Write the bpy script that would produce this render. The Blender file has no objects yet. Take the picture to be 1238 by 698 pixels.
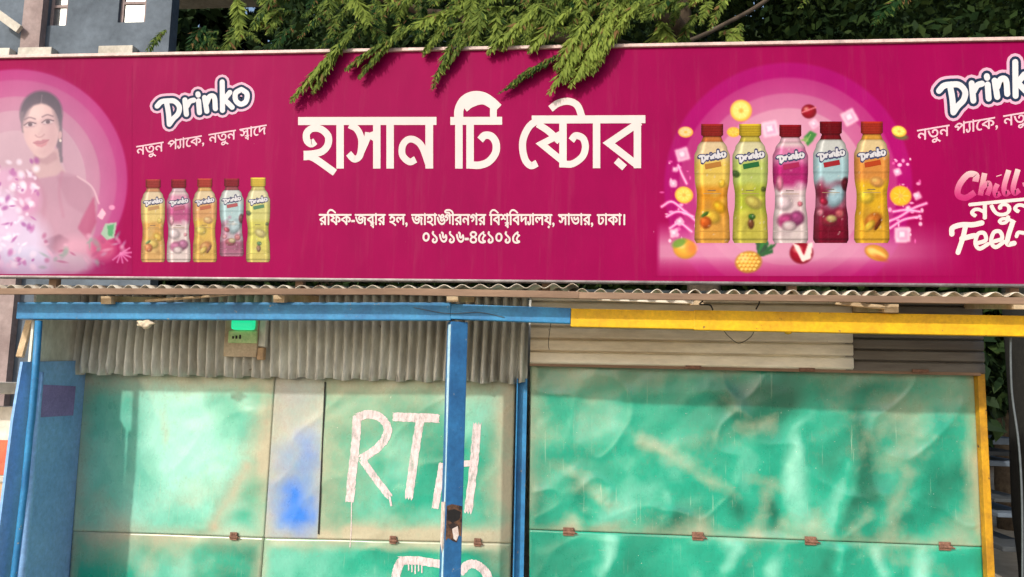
import bpy, bmesh, math, random
import numpy as np
from mathutils import Vector, Matrix

# ------------------------------------------------------------------ camera, sky, sun, exposure
SC = bpy.context.scene
COL = SC.collection
random.seed(7)
F = 950.0; CXP, CYP = 619.0, 349.0
CAM = np.array([0.0, -3.25, 1.70])
YAW, PITCH, ROLL = [math.radians(a) for a in (5.6, 6.88, 1.25)]


def cam_matrix(y, p, r):
    Ry = np.array([[math.cos(y), math.sin(y), 0], [-math.sin(y), math.cos(y), 0], [0, 0, 1]])
    B = np.array([[1, 0, 0], [0, 0, -1], [0, 1, 0]], float)
    Rp = np.array([[1, 0, 0], [0, math.cos(p), math.sin(p)], [0, -math.sin(p), math.cos(p)]])
    Rr = np.array([[math.cos(r), -math.sin(r), 0], [math.sin(r), math.cos(r), 0], [0, 0, 1]])
    return Rr @ Rp @ B @ Ry


RC = cam_matrix(YAW, PITCH, ROLL)
cd = bpy.data.cameras.new('camera'); co = bpy.data.objects.new('camera', cd); COL.objects.link(co)
m = Matrix.Identity(4)
for i in range(3):
    m[i][0] = RC[0][i]; m[i][1] = -RC[1][i]; m[i][2] = -RC[2][i]; m[i][3] = CAM[i]
co.matrix_world = m
cd.sensor_fit = 'HORIZONTAL'; cd.sensor_width = 36; cd.lens = 36 * F / 1238
cd.clip_start = 0.05; cd.clip_end = 2000
SC.camera = co

SUN_DIR = Vector((0.53, 1.0, -0.71)).normalized()
w = bpy.data.worlds.new('World'); SC.world = w; w.use_nodes = True
nt = w.node_tree; bg = nt.nodes['Background']
sky = nt.nodes.new('ShaderNodeTexSky'); sky.sky_type = 'NISHITA'; sky.sun_disc = False
sky.sun_elevation = math.asin(-SUN_DIR.z); sky.sun_rotation = math.atan2(-SUN_DIR.x, -SUN_DIR.y)
sky.air_density = 1.2; sky.dust_density = 3.0
nt.links.new(sky.outputs[0], bg.inputs[0]); bg.inputs[1].default_value = 0.15
sl = bpy.data.lights.new('sun', 'SUN'); sl.energy = 2.45; sl.angle = math.radians(1.5); sl.color = (1, 0.94, 0.84)
so = bpy.data.objects.new('sun', sl); COL.objects.link(so); so.location = (-3, -6, 8)
so.rotation_euler = SUN_DIR.to_track_quat('-Z', 'Y').to_euler()
SC.view_settings.view_transform = 'Standard'; SC.view_settings.look = 'None'
SC.view_settings.exposure = 0.3; SC.view_settings.gamma = 1.0
SC.render.engine = 'CYCLES'
SC.cycles.max_bounces = 6


# ------------------------------------------------------------------ helpers
def P(px, py, Y):
    """measured photo position -> the point where it lies on the wall-parallel plane at depth Y"""
    d = RC.T @ np.array([(px - CXP) / F, (py - CYP) / F, 1.0])
    t = (Y - CAM[1]) / d[1]
    return CAM + d * t


def PA(a, Y):
    a = np.asarray(a, float)
    d = np.stack([(a[:, 0] - CXP) / F, (a[:, 1] - CYP) / F, np.ones(len(a))], 1) @ RC
    Y = np.broadcast_to(np.asarray(Y, float), (len(a),))
    t = (Y - CAM[1]) / d[:, 1]
    return CAM + d * t[:, None]


def lin(c):
    return [((v / 255 + 0.055) / 1.055) ** 2.4 if v > 10 else v / 255 / 12.92 for v in c]


def tag(o, label=None, cat=None, group=None, kind=None):
    if label: o['label'] = label
    if cat: o['category'] = cat
    if group: o['group'] = group
    if kind: o['kind'] = kind
    return o


def thing(name, label, cat, loc=(0, 0, 0), group=None):
    o = bpy.data.objects.new(name, None); COL.objects.link(o)
    o.location = loc; o.empty_display_size = 0.1
    return tag(o, label, cat, group)


def root_loc(p):
    v = np.zeros(3)
    while p is not None:
        v += np.array(p.location); p = p.parent
    return v


def obj(name, verts, faces, mat, parent=None, smooth=False, cols=None, attrs=None):
    """link world-space geometry as ONE mesh object"""
    me = bpy.data.meshes.new(name)
    v = np.asarray(verts, float) - root_loc(parent)
    me.from_pydata(v.tolist(), [], [list(map(int, f)) for f in faces])
    if cols is not None:
        a = me.attributes.new('Col', 'FLOAT_COLOR', 'POINT')
        c = np.ones((len(v), 4)); c[:, :3] = cols
        a.data.foreach_set('color', c.ravel())
    for k, val in (attrs or {}).items():
        a = me.attributes.new(k, 'FLOAT', 'POINT'); a.data.foreach_set('value', np.asarray(val, float))
    if smooth:
        me.polygons.foreach_set('use_smooth', [True] * len(me.polygons))
    for q in (mat if isinstance(mat, (list, tuple)) else [mat]):
        me.materials.append(q)
    me.update()
    o = bpy.data.objects.new(name, me); COL.objects.link(o)
    if parent is not None: o.parent = parent
    return o


def fast_mesh(name, v, f, mat, parent, cols):
    me = bpy.data.meshes.new(name); v = v - root_loc(parent)
    me.vertices.add(len(v)); me.vertices.foreach_set('co', v.ravel().astype(np.float32))
    me.loops.add(f.size); me.loops.foreach_set('vertex_index', f.ravel().astype(np.int32))
    me.polygons.add(len(f)); me.polygons.foreach_set('loop_start', np.arange(0, f.size, 3, dtype=np.int32))
    me.update(calc_edges=True)
    a = me.attributes.new('Col', 'FLOAT_COLOR', 'POINT'); c = np.ones((len(v), 4), np.float32); c[:, :3] = cols; a.data.foreach_set('color', c.ravel())
    me.materials.append(mat); me.validate()
    o = bpy.data.objects.new(name, me); COL.objects.link(o); o.parent = parent
    return o


class MB:
    """collects several shapes of ONE part"""
    def __init__(s): s.v = []; s.f = []; s.c = []

    def add(s, v, f, c=None):
        n = len(s.v); s.v += [tuple(q) for q in v]; s.f += [[i + n for i in q] for q in f]
        s.c += [c if c is not None else (1, 1, 1)] * len(v)
        return s

    def box(s, x0, x1, y0, y1, z0, z1, bev=0.0):
        bm = bmesh.new(); bmesh.ops.create_cube(bm, size=1)
        for q in bm.verts:
            q.co = Vector(((x0 + x1) / 2 + q.co.x * (x1 - x0), (y0 + y1) / 2 + q.co.y * (y1 - y0), (z0 + z1) / 2 + q.co.z * (z1 - z0)))
        if bev: bmesh.ops.bevel(bm, geom=bm.edges[:], offset=bev, segments=2, affect='EDGES', profile=0.6)
        bm.verts.index_update()
        s.add([tuple(q.co) for q in bm.verts], [[q.index for q in f.verts] for f in bm.faces]); bm.free()
        return s

    def beam(s, a, b, w, h, bev=0.002, up=(0, 0, 1), twist=0.0):
        """box bar from a to b, w across, h along up"""
        a, b = Vector(a), Vector(b); d = b - a; L = d.length; d.normalize()
        u = Vector(up); sx = d.cross(u).normalized(); u = sx.cross(d).normalized()
        if twist:
            sx, u = sx * math.cos(twist) + u * math.sin(twist), u * math.cos(twist) - sx * math.sin(twist)
        t = MB().box(-w / 2, w / 2, 0, L, -h / 2, h / 2, bev)
        s.add([a + sx * q[0] + d * q[1] + u * q[2] for q in t.v], t.f)
        return s

    def tube(s, pts, r, n=8, cap=True):
        pts = [Vector(p) for p in pts]; rs = r if isinstance(r, (list, tuple)) else [r] * len(pts)
        v = []; f = []
        pu = None
        for i, p in enumerate(pts):
            d = (pts[min(i + 1, len(pts) - 1)] - pts[max(i - 1, 0)]).normalized()
            if pu is None:
                pu = d.orthogonal().normalized()
            pu = (pu - d * pu.dot(d)).normalized(); q = d.cross(pu)
            for k in range(n):
                a = 2 * math.pi * k / n
                v.append(p + (pu * math.cos(a) + q * math.sin(a)) * rs[i])
        for i in range(len(pts) - 1):
            for k in range(n):
                f.append([i * n + k, i * n + (k + 1) % n, (i + 1) * n + (k + 1) % n, (i + 1) * n + k])
        if cap:
            f.append(list(range(n))[::-1]); f.append([(len(pts) - 1) * n + k for k in range(n)])
        return s.add(v, f)

    def build(s, name, mat, parent=None, smooth=False, cols=False):
        return obj(name, s.v, s.f, mat, parent, smooth, cols=np.array(s.c) if cols else None)


def vnoise(x, y, seed=0):
    """smooth value noise, -1..1"""
    rng = np.random.RandomState(seed); T = rng.uniform(-1, 1, (64, 64))
    xi = np.floor(x).astype(int); yi = np.floor(y).astype(int)
    fx = x - xi; fy = y - yi; fx = fx * fx * (3 - 2 * fx); fy = fy * fy * (3 - 2 * fy)
    g = lambda a, b: T[a % 64, b % 64]
    return (g(xi, yi) * (1 - fx) + g(xi + 1, yi) * fx) * (1 - fy) + (g(xi, yi + 1) * (1 - fx) + g(xi + 1, yi + 1) * fx) * fy


def fbm(x, y, seed=0, o=4):
    t = 0; a = 0.55
    for k in range(o):
        t = t + a * vnoise(x * 2 ** k + 7.3 * k, y * 2 ** k + 3.1 * k, seed + k); a *= 0.5
    return t


# ------------------------------------------------------------------ materials
def newmat(name):
    mt = bpy.data.materials.new(name); mt.use_nodes = True
    n = mt.node_tree
    return mt, n, n.nodes['Principled BSDF']


def noise_node(n, scale, detail=4, rough=0.6, coord='Object', stretch=(1, 1, 1)):
    tc = n.nodes.new('ShaderNodeTexCoord'); mp = n.nodes.new('ShaderNodeMapping'); mp.inputs['Scale'].default_value = stretch
    tx = n.nodes.new('ShaderNodeTexNoise'); tx.inputs['Scale'].default_value = scale; tx.inputs['Detail'].default_value = detail
    tx.inputs['Roughness'].default_value = rough
    n.links.new(tc.outputs[coord], mp.inputs[0]); n.links.new(mp.outputs[0], tx.inputs[0])
    return tx


def ramp(n, src, stops):
    r = n.nodes.new('ShaderNodeValToRGB'); n.links.new(src, r.inputs[0])
    e = r.color_ramp.elements
    while len(e) < len(stops): e.new(0.5)
    for q, (p, c) in zip(e, stops):
        q.position = p; q.color = (*c, 1) if len(c) == 3 else c
    return r


def mixc(n, fac, a, b, mode='MIX'):
    mx = n.nodes.new('ShaderNodeMix'); mx.data_type = 'RGBA'; mx.blend_type = mode
    for i, q in ((0, fac), (6, a), (7, b)):
        if hasattr(q, 'links'): n.links.new(q, mx.inputs[i])
        elif i == 0: mx.inputs[0].default_value = q
        else: mx.inputs[i].default_value = (*q, 1)
    return mx.outputs[2]


def bump(n, src, b, strength=0.3, dist=0.01):
    bn = n.nodes.new('ShaderNodeBump'); bn.inputs['Strength'].default_value = strength; bn.inputs['Distance'].default_value = dist
    n.links.new(src, bn.inputs['Height']); n.links.new(bn.outputs[0], b.inputs['Normal'])


def M(name, base, dirt=None, scale=8, lo=0.35, hi=0.7, rough=0.6, metal=0.0, stretch=(1, 1, 1), bmp=0.15, fine=None, spec=0.4, chip=None, chipt=.66, chips=22):
    """worn surface: base colour with a second colour in noisy patches (sRGB 0-255 triples)"""
    mt, n, b = newmat(name)
    base = lin(base); dirt = lin(dirt) if dirt is not None else [c * 0.75 for c in base]
    t1 = noise_node(n, scale, 6, 0.65, stretch=stretch)
    r = ramp(n, t1.outputs[0], [(lo, base), (hi, dirt)])
    t2 = noise_node(n, fine or scale * 7, 5, 0.7, stretch=stretch)
    r2 = ramp(n, t2.outputs[0], [(0.3, (0.78, 0.78, 0.78)), (0.7, (1.1, 1.1, 1.1))])
    c = mixc(n, 1.0, r.outputs[0], r2.outputs[0], 'MULTIPLY')
    if chip is not None:
        t3 = noise_node(n, chips, 8, 0.72); r3 = ramp(n, t3.outputs[0], [(chipt, (0, 0, 0)), (chipt + .025, (1, 1, 1))])
        c = mixc(n, r3.outputs[0], c, lin(chip))
    n.links.new(c, b.inputs['Base Color'])
    b.inputs['Roughness'].default_value = rough; b.inputs['Metallic'].default_value = metal
    b.inputs['Specular IOR Level'].default_value = spec
    if bmp: bump(n, t2.outputs[0], b, bmp, 0.004)
    return mt


def attr(n, name):
    a = n.nodes.new('ShaderNodeAttribute'); a.attribute_name = name
    return a


def print_mat(name='printed_film'):
    mt, n, b = newmat(name)
    a = attr(n, 'Col')
    t = noise_node(n, 2.2, 7, 0.7, stretch=(1, 1, .55)); r = ramp(n, t.outputs[0], [(0.25, (0.80, 0.80, 0.82)), (0.75, (1.06, 1.04, 1.04))])
    c = mixc(n, 1.0, a.outputs[0], r.outputs[0], 'MULTIPLY')
    # dust and rain streaks
    st_ = noise_node(n, 9, 7, 0.75, stretch=(2.2, 1, .16)); rs = ramp(n, st_.outputs[0], [(.52, (0, 0, 0)), (.85, (.05, .05, .05))])
    c = mixc(n, rs.outputs[0], c, lin((190, 150, 156)))
    fl = noise_node(n, 70, 3, .6); rf = ramp(n, fl.outputs[0], [(.74, (0, 0, 0)), (.76, (.22, .22, .22))])
    c = mixc(n, rf.outputs[0], c, lin((196, 150, 160)))
    n.links.new(c, b.inputs['Base Color'])
    wv = noise_node(n, 1.6, 3, .5, stretch=(1, 1, .6)); bump(n, wv.outputs[0], b, .35, .05)
    b.inputs['Roughness'].default_value = 0.55; b.inputs['Specular IOR Level'].default_value = 0.06
    return mt


def panel_mat():
    mt, n, b = newmat('painted_tin')
    p = attr(n, 'paint'); t = attr(n, 'tone'); bl = attr(n, 'blue')
    nz = noise_node(n, 14, 8, 0.75); fn = noise_node(n, 90, 6, 0.78, stretch=(1, 1, 0.5))
    ad = n.nodes.new('ShaderNodeMath'); ad.operation = 'MULTIPLY_ADD'
    n.links.new(nz.outputs[0], ad.inputs[0]); ad.inputs[1].default_value = 0.42; n.links.new(p.outputs['Fac'], ad.inputs[2])
    ad2 = n.nodes.new('ShaderNodeMath'); ad2.operation = 'MULTIPLY_ADD'
    n.links.new(fn.outputs[0], ad2.inputs[0]); ad2.inputs[1].default_value = 0.3; n.links.new(ad.outputs[0], ad2.inputs[2])
    cov = ramp(n, ad2.outputs[0], [(0.30, (0, 0, 0)), (1.02, (1, 1, 1))])
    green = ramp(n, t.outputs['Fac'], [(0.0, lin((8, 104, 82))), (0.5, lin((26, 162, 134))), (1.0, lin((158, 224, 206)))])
    beige = mixc(n, nz.outputs[0], lin((200, 190, 162)), lin((164, 164, 142)))
    c = mixc(n, cov.outputs[0], beige, green.outputs[0])
    # vertical rub marks and scratches, rust bleeding, flecks of white paint
    sc = noise_node(n, 26, 6, 0.7, stretch=(3.2, 1, .12)); rs = ramp(n, sc.outputs[0], [(.62, (0, 0, 0)), (.72, (.55, .55, .55))])
    c = mixc(n, rs.outputs[0], c, lin((186, 206, 180)))
    s2 = noise_node(n, 40, 4, 0.6, stretch=(.25, 1, 2.6)); r2s = ramp(n, s2.outputs[0], [(.70, (0, 0, 0)), (.73, (.6, .6, .6))])
    c = mixc(n, r2s.outputs[0], c, lin((150, 160, 140)))
    ru = noise_node(n, 11, 9, 0.8, stretch=(1.6, 1, .5)); rr_ = ramp(n, ru.outputs[0], [(.67, (0, 0, 0)), (.76, (.7, .7, .7))])
    c = mixc(n, rr_.outputs[0], c, lin((128, 92, 62)))
    fl = noise_node(n, 130, 2, .5); rf = ramp(n, fl.outputs[0], [(.765, (0, 0, 0)), (.775, (1, 1, 1))])
    c = mixc(n, rf.outputs[0], c, lin((226, 226, 214)))
    c = mixc(n, bl.outputs['Fac'], c, lin((40, 122, 224)))
    r2 = ramp(n, fn.outputs[0], [(0.25, (0.82, 0.82, 0.82)), (0.7, (1.06, 1.06, 1.06))])
    c = mixc(n, 1.0, c, r2.outputs[0], 'MULTIPLY')
    n.links.new(c, b.inputs['Base Color'])
    rr = ramp(n, nz.outputs[0], [(0.3, (0.22, 0.22, 0.22)), (0.7, (0.38, 0.38, 0.38))])
    n.links.new(rr.outputs[0], b.inputs['Roughness'])
    b.inputs['Specular IOR Level'].default_value = 0.7; b.inputs['Coat Weight'].default_value = .35; b.inputs['Coat Roughness'].default_value = .22
    bump(n, fn.outputs[0], b, 0.12, 0.003)
    return mt


def leaf_mat(name, trans=0.35):
    mt, n, b = newmat(name)
    a = attr(n, 'Col')
    b.inputs['Roughness'].default_value = 0.55; b.inputs['Specular IOR Level'].default_value = 0.06
    n.links.new(a.outputs[0], b.inputs['Base Color'])
    tr = n.nodes.new('ShaderNodeBsdfTranslucent'); n.links.new(a.outputs[0], tr.inputs[0])
    mx = n.nodes.new('ShaderNodeMixShader'); mx.inputs[0].default_value = trans
    n.links.new(b.outputs[0], mx.inputs[1]); n.links.new(tr.outputs[0], mx.inputs[2])
    n.links.new(mx.outputs[0], n.nodes['Material Output'].inputs[0])
    return mt


MAT = dict(
    blue=M('blue_paint', (58, 146, 200), (34, 98, 156), 7, 0.3, 0.75, rough=0.5, bmp=0.4, chip=(150, 150, 140), chipt=.63),
    bluedull=M('dull_blue_paint', (140, 186, 236), (122, 168, 222), 6, rough=0.6),
    yellow=M('yellow_paint', (236, 188, 10), (196, 140, 20), 7, 0.3, 0.8, rough=0.55, bmp=0.4, chip=(110, 84, 50), chipt=.64),
    ochre=M('ochre_paint', (206, 154, 24), (150, 104, 24), 9, rough=0.6, chip=(90, 66, 44), chipt=.64),
    galv=M('weathered_tin', (232, 233, 226), (178, 172, 160), 5, 0.4, 0.75, rough=0.45, metal=0.0, stretch=(1, 1, 0.4), chip=(120, 92, 70), chipt=.67, chips=9),
    roof=M('roof_tin', (222, 214, 200), (150, 132, 112), 7, 0.4, 0.7, rough=0.5, metal=0.0, chip=(96, 62, 44), chipt=.6, chips=14),
    white=M('white_tin', (250, 244, 230), (222, 206, 180), 4, 0.4, 0.75, rough=0.5, stretch=(0.25, 1, 1), chip=(120, 84, 62), chipt=.68, chips=16),
    dark=M('dark_tin', (128, 124, 120), (92, 86, 82), 5, rough=0.6, metal=0.2, stretch=(0.2, 1, 2)),
    wood=M('old_wood', (152, 126, 106), (104, 82, 68), 6, rough=0.85, stretch=(0.15, 1, 1), bmp=0.4),
    freshwood=M('cut_wood', (222, 200, 168), (180, 150, 112), 9, rough=0.8, bmp=0.3),
    rust=M('rusty_iron', (150, 112, 94), (96, 68, 58), 60, rough=0.85, bmp=0.5),
    brown=M('bare_patch', (120, 84, 62), (50, 40, 40), 30, 0.4, 0.6, rough=0.85, bmp=0.4),
    chalk=M('brushed_white', (230, 212, 215), (198, 184, 188), 40, 0.4, 0.75, rough=0.8),
    primer=M('chipped_white', (230, 222, 218), (190, 160, 150), 40, rough=0.7),
    frame=M('sign_frame', (226, 196, 190), (170, 150, 148), 14, rough=0.5),
    alu=M('bare_aluminium', (150, 145, 148), (104, 96, 100), 12, rough=0.45, metal=0.5),
    cloth=M('white_cloth', (228, 216, 196), (186, 168, 140), 20, rough=0.95),
    box=M('beige_plastic', (204, 188, 160), (176, 150, 126), 12, rough=0.55),
    wire=M('black_rubber', (34, 32, 34), rough=0.6),
    greywire=M('grey_rubber', (96, 104, 110), rough=0.6),
    asphalt2=M('dark_concrete', (70, 74, 78), (52, 55, 58), 3, rough=.9),
    dbark=M('dark_bark', (30, 30, 27), (20, 20, 18), 12, rough=0.95, bmp=0.8),
    bark=M('bark', (92, 80, 66), (56, 46, 38), 12, rough=0.95, bmp=0.8),
    ground=M('dusty_ground', (184, 170, 148), (146, 132, 112), 0.8, rough=0.95, bmp=0.5, fine=9),
    plaster=M('grey_plaster', (104, 116, 130), (78, 88, 100), 1.2, rough=0.9),
    pink=M('pinkish_plaster', (166, 150, 150), (128, 112, 112), 1.5, rough=0.9),
    concrete=M('pale_concrete', (214, 210, 202), (170, 164, 154), 2, rough=0.9),
    offwhite=M('white_wall', (232, 228, 220), (200, 190, 178), 2, rough=0.85),
    orange=M('orange_poster', (216, 116, 84), (190, 90, 70), 14, rough=0.6),
    tan=M('tan_board', (206, 172, 136), (170, 140, 110), 8, rough=0.8),
    asphalt=M('dusty_road', (150, 144, 136), (122, 116, 108), 3, rough=0.95, fine=60),
)
mt_ = MAT['chalk']; n_ = mt_.node_tree
tz = noise_node(n_, 34, 7, .75, stretch=(1.6, 1, .5)); rz = ramp(n_, tz.outputs[0], [(.28, (.25, .25, .25)), (.52, (1, 1, 1))])
n_.links.new(rz.outputs[0], n_.nodes['Principled BSDF'].inputs['Alpha'])
PRINT = print_mat(); TIN = panel_mat(); LEAF = leaf_mat('leaflets', 0.4); DLEAF = leaf_mat('tree_leaves', 0.2)
gl, n_, b_ = newmat('window_glass'); b_.inputs['Base Color'].default_value = (0.5, 0.55, 0.58, 1)
b_.inputs['Metallic'].default_value = 0.9; b_.inputs['Roughness'].default_value = 0.08
gg, n_, b_ = newmat('green_plastic'); b_.inputs['Base Color'].default_value = (0.02, 0.75, 0.36, 1)
b_.inputs['Roughness'].default_value = 0.15; b_.inputs['Coat Weight'].default_value = 0.3; b_.inputs['Emission Color'].default_value = (0.02, 0.9, 0.4, 1); b_.inputs['Emission Strength'].default_value = 0.55

# ------------------------------------------------------------------ setting: ground
Z0 = 0.0
obj('ground', [(-60, -30, 0), (60, -30, 0), (60, 90, 0), (-60, 90, 0)], [[0, 1, 2, 3]], MAT['ground'])['kind'] = 'structure'
obj('road', [(-60, -9, .004), (60, -9, .004), (60, -1.6, .004), (-60, -1.6, .004)], [[0, 1, 2, 3]], MAT['asphalt'])['kind'] = 'structure'

# ------------------------------------------------------------------ depths of the stall
YS, YE, YB, YC, YW = -0.06, -0.075, 0.0, 0.395, 0.45


def X(px, py, Y): return float(P(px, py, Y)[0])
def Z(px, py, Y): return float(P(px, py, Y)[2])


# ---- dented, painted tin sheets
DENT = {}


def sheet(name, q, parent, nx, ny, beige=(), deep=(), light=(), blue=(), folds=(), amp=0.006, seed=1, edge=16, bk=.7, base=0.62, tone0=0.5, Y=YW):
    """q: photo corners tl, tr, br, bl on the wall plane; strokes are (x0,y0,x1,y1,width,strength)"""
    (ax, ay), (bx, by), (cx, cy), (dx, dy) = q
    s, t = np.meshgrid(np.linspace(0, 1, nx), np.linspace(0, 1, ny)); s = s.ravel(); t = t.ravel()
    px = (ax * (1 - s) + bx * s) * (1 - t) + (dx * (1 - s) + cx * s) * t
    py = (ay * (1 - s) + by * s) * (1 - t) + (dy * (1 - s) + cy * s) * t

    def strokes(L):
        r = np.zeros(len(px))
        wx = px + 8 * fbm(px / 34, py / 34, seed + 40); wy = py + 8 * fbm(px / 34, py / 34, seed + 50); wn = .82 + .25 * fbm(px / 18, py / 18, seed + 60); sn_ = np.clip(.85 + .3 * fbm(px / 24, py / 24, seed + 70), .3, 1.1)
        for x0, y0, x1, y1, wd, st in L:
            vx, vy = x1 - x0, y1 - y0; L2 = vx * vx + vy * vy + 1e-6
            k = np.clip(((wx - x0) * vx + (wy - y0) * vy) / L2, 0, 1)
            d = np.hypot(wx - x0 - k * vx, wy - y0 - k * vy)
            r = np.maximum(r, st * sn_ * np.exp(-(d * wn / wd) ** 1.6))
        return r
    wpx = abs(bx - ax); hpx = abs(dy - ay)
    e = np.minimum(np.minimum(s, 1 - s) * wpx, np.minimum(t * hpx * 0.9, (1 - t) * hpx * 1.1))
    paint = base + 0.22 * fbm(px / 60, py / 45, seed) - 0.62 * bk * np.exp(-(e / edge) ** 1.5) - bk * strokes(beige)  # beige strokes are bright reflections of sky and ground painted onto the sheet
    paint = np.clip(paint, -0.2, 0.85)
    tone = tone0 + 0.35 * fbm(px / 55 + 9, py / 70, seed + 3) + strokes(light) * 0.6 - strokes(deep) * 0.6  # light and deep strokes put sunlit patches, sheen and dark reflections into the green
    bl = np.clip(strokes(blue) * 1.35, 0, 1)
    if blue:
        strip = (px < 392 - (py - 462) * .043).astype(float); bl *= strip; paint = paint * (1 - .8 * strip) + .02 * strip; tone = tone + .4 * strip
    # buckling: creases and folds
    dz = amp * fbm(px / 75 + 0.4 * py / 75, py / 60, seed + 5, 3) + amp * 0.16 * fbm(px / 20, py / 24, seed + 8, 2)
    r1 = 1 - np.abs(fbm((px + py) / 95, (py - px) / 120, seed + 6, 2)) * 2.2
    dz = dz + amp * 0.45 * np.clip(r1, 0, 1) ** 4
    for x0, y0, x1, y1, wd, st in folds:
        dz = dz + st * strokes([(x0, y0, x1, y1, wd, 1)])
    dz = dz * np.clip(e / 8, 0, 1)
    v = PA(np.stack([px, py], 1), Y); v[:, 1] -= dz
    f = [(i * nx + j, i * nx + j + 1, (i + 1) * nx + j + 1, (i + 1) * nx + j) for i in range(ny - 1) for j in range(nx - 1)]
    f = [k[::-1] for k in f]
    # folded rim so the sheet has thickness
    n0 = len(v)
    rim = [j for j in range(nx)] + [i * nx + nx - 1 for i in range(1, ny)] + [(ny - 1) * nx + j for j in range(nx - 2, -1, -1)] + [i * nx for i in range(ny - 2, 0, -1)]
    rv = v[rim].copy(); rv[:, 1] += 0.012
    v = np.vstack([v, rv]); nr = len(rim)
    for k in range(nr):
        f.append((rim[k], rim[(k + 1) % nr], n0 + (k + 1) % nr, n0 + k))
    A = dict(paint=np.append(paint, paint[rim]), tone=np.append(tone, tone[rim]), blue=np.append(bl, bl[rim]))
    o = obj(name, v, f, TIN, parent, smooth=True, attrs=A); DENT[o.name] = (px, py, dz)
    return o


def catmull(pts, n=8):
    p = [np.array(q, float) for q in pts]
    if len(p) < 3: return p
    p = [2 * p[0] - p[1]] + p + [2 * p[-1] - p[-2]]; out = []
    for i in range(1, len(p) - 2):
        for k in range(n):
            t = k / n
            out.append(0.5 * (2 * p[i] + (p[i + 1] - p[i - 1]) * t + (2 * p[i - 1] - 5 * p[i] + 4 * p[i + 1] - p[i + 2]) * t * t + (3 * p[i] - p[i - 1] - 3 * p[i + 1] + p[i + 2]) * t ** 3))
    out.append(p[-2]); return out


def ribbon(pts, wd, smooth=True, n=8, rag=0.0, taper=None):
    """2D stroke -> (verts, faces)"""
    c = catmull(pts, n) if smooth else [np.array(q, float) for q in pts]
    L = []; R_ = []
    for i, q in enumerate(c):
        a = c[max(i - 1, 0)]; b = c[min(i + 1, len(c) - 1)]
        d1 = q - a; d2 = b - q
        d = (d1 / (np.linalg.norm(d1) + 1e-9) + d2 / (np.linalg.norm(d2) + 1e-9)); d /= np.linalg.norm(d) + 1e-9
        nrm = np.array([-d[1], d[0]]); h = wd / 2
        if 0 < i < len(c) - 1: h /= max(.45, abs(float(np.dot(d, d1 / (np.linalg.norm(d1) + 1e-9)))))
        if taper: h *= taper[0] + (taper[1] - taper[0]) * i / (len(c) - 1)
        L.append(q + nrm * h * (1 + rag * random.uniform(-1, 1))); R_.append(q - nrm * h * (1 + rag * random.uniform(-1, 1)))
    m_ = len(c); v = L + R_
    return v, [(i, i + 1, m_ + i + 1, m_ + i) for i in range(m_ - 1)]


def disc2(cx, cy, rx, ry=None, rot=0, n=20, a0=0, a1=2 * math.pi):
    ry = ry or rx; v = [(cx, cy)]
    full = abs(a1 - a0 - 2 * math.pi) < 1e-6
    k = n if full else n + 1
    for i in range(k):
        a = a0 + (a1 - a0) * i / n
        x, y = rx * math.cos(a), ry * math.sin(a)
        v.append((cx + x * math.cos(rot) - y * math.sin(rot), cy + x * math.sin(rot) + y * math.cos(rot)))
    f = [(0, i + 1, (i + 1) % k + 1) for i in range(k if full else k - 1)]
    return v, f


def orient(v, f):
    """make 2D (photo-down) faces look towards the street"""
    out = []
    for q in f:
        a = sum((v[q[i]][0] * v[q[(i + 1) % len(q)]][1] - v[q[(i + 1) % len(q)]][0] * v[q[i]][1]) for i in range(len(q)))
        out.append(q if a < 0 else q[::-1])
    return out


class Art:
    """flat printed or painted shapes laid on the plane Y0, each a hair in front of the one below"""
    def __init__(s, Y0): s.Y = Y0; s.k = 0; s.mb = None

    def begin(s, base=12):
        s.mb = MB(); s.k = base; return s

    def put(s, vf, col, step=1.0, tf=None):
        v, f = vf
        v = [tuple(q) for q in v]
        if tf: v = [tf(q) for q in v]
        f = orient(v, f); s.k += step
        s.mb.add(PA(v, s.Y - 0.00003 * s.k), f, lin(col))
        return s

    def putc(s, v, f, cols):
        f = orient(v, f); s.k += 1; n = len(s.mb.v)
        s.mb.add(PA(v, s.Y - 0.00003 * s.k), f); s.mb.c[n:] = [tuple(lin(c)) for c in cols]
        return s

    def end(s, name, parent, mat=None): return s.mb.build(name, mat or PRINT, parent, cols=True)


# =================================================================== BLUE TEA STALL
stall = thing('tea_stall', 'blue-framed tin tea stall with shut green doors lettered RTH', 'stall', (X(320, 400, YW), YW, 0))
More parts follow.
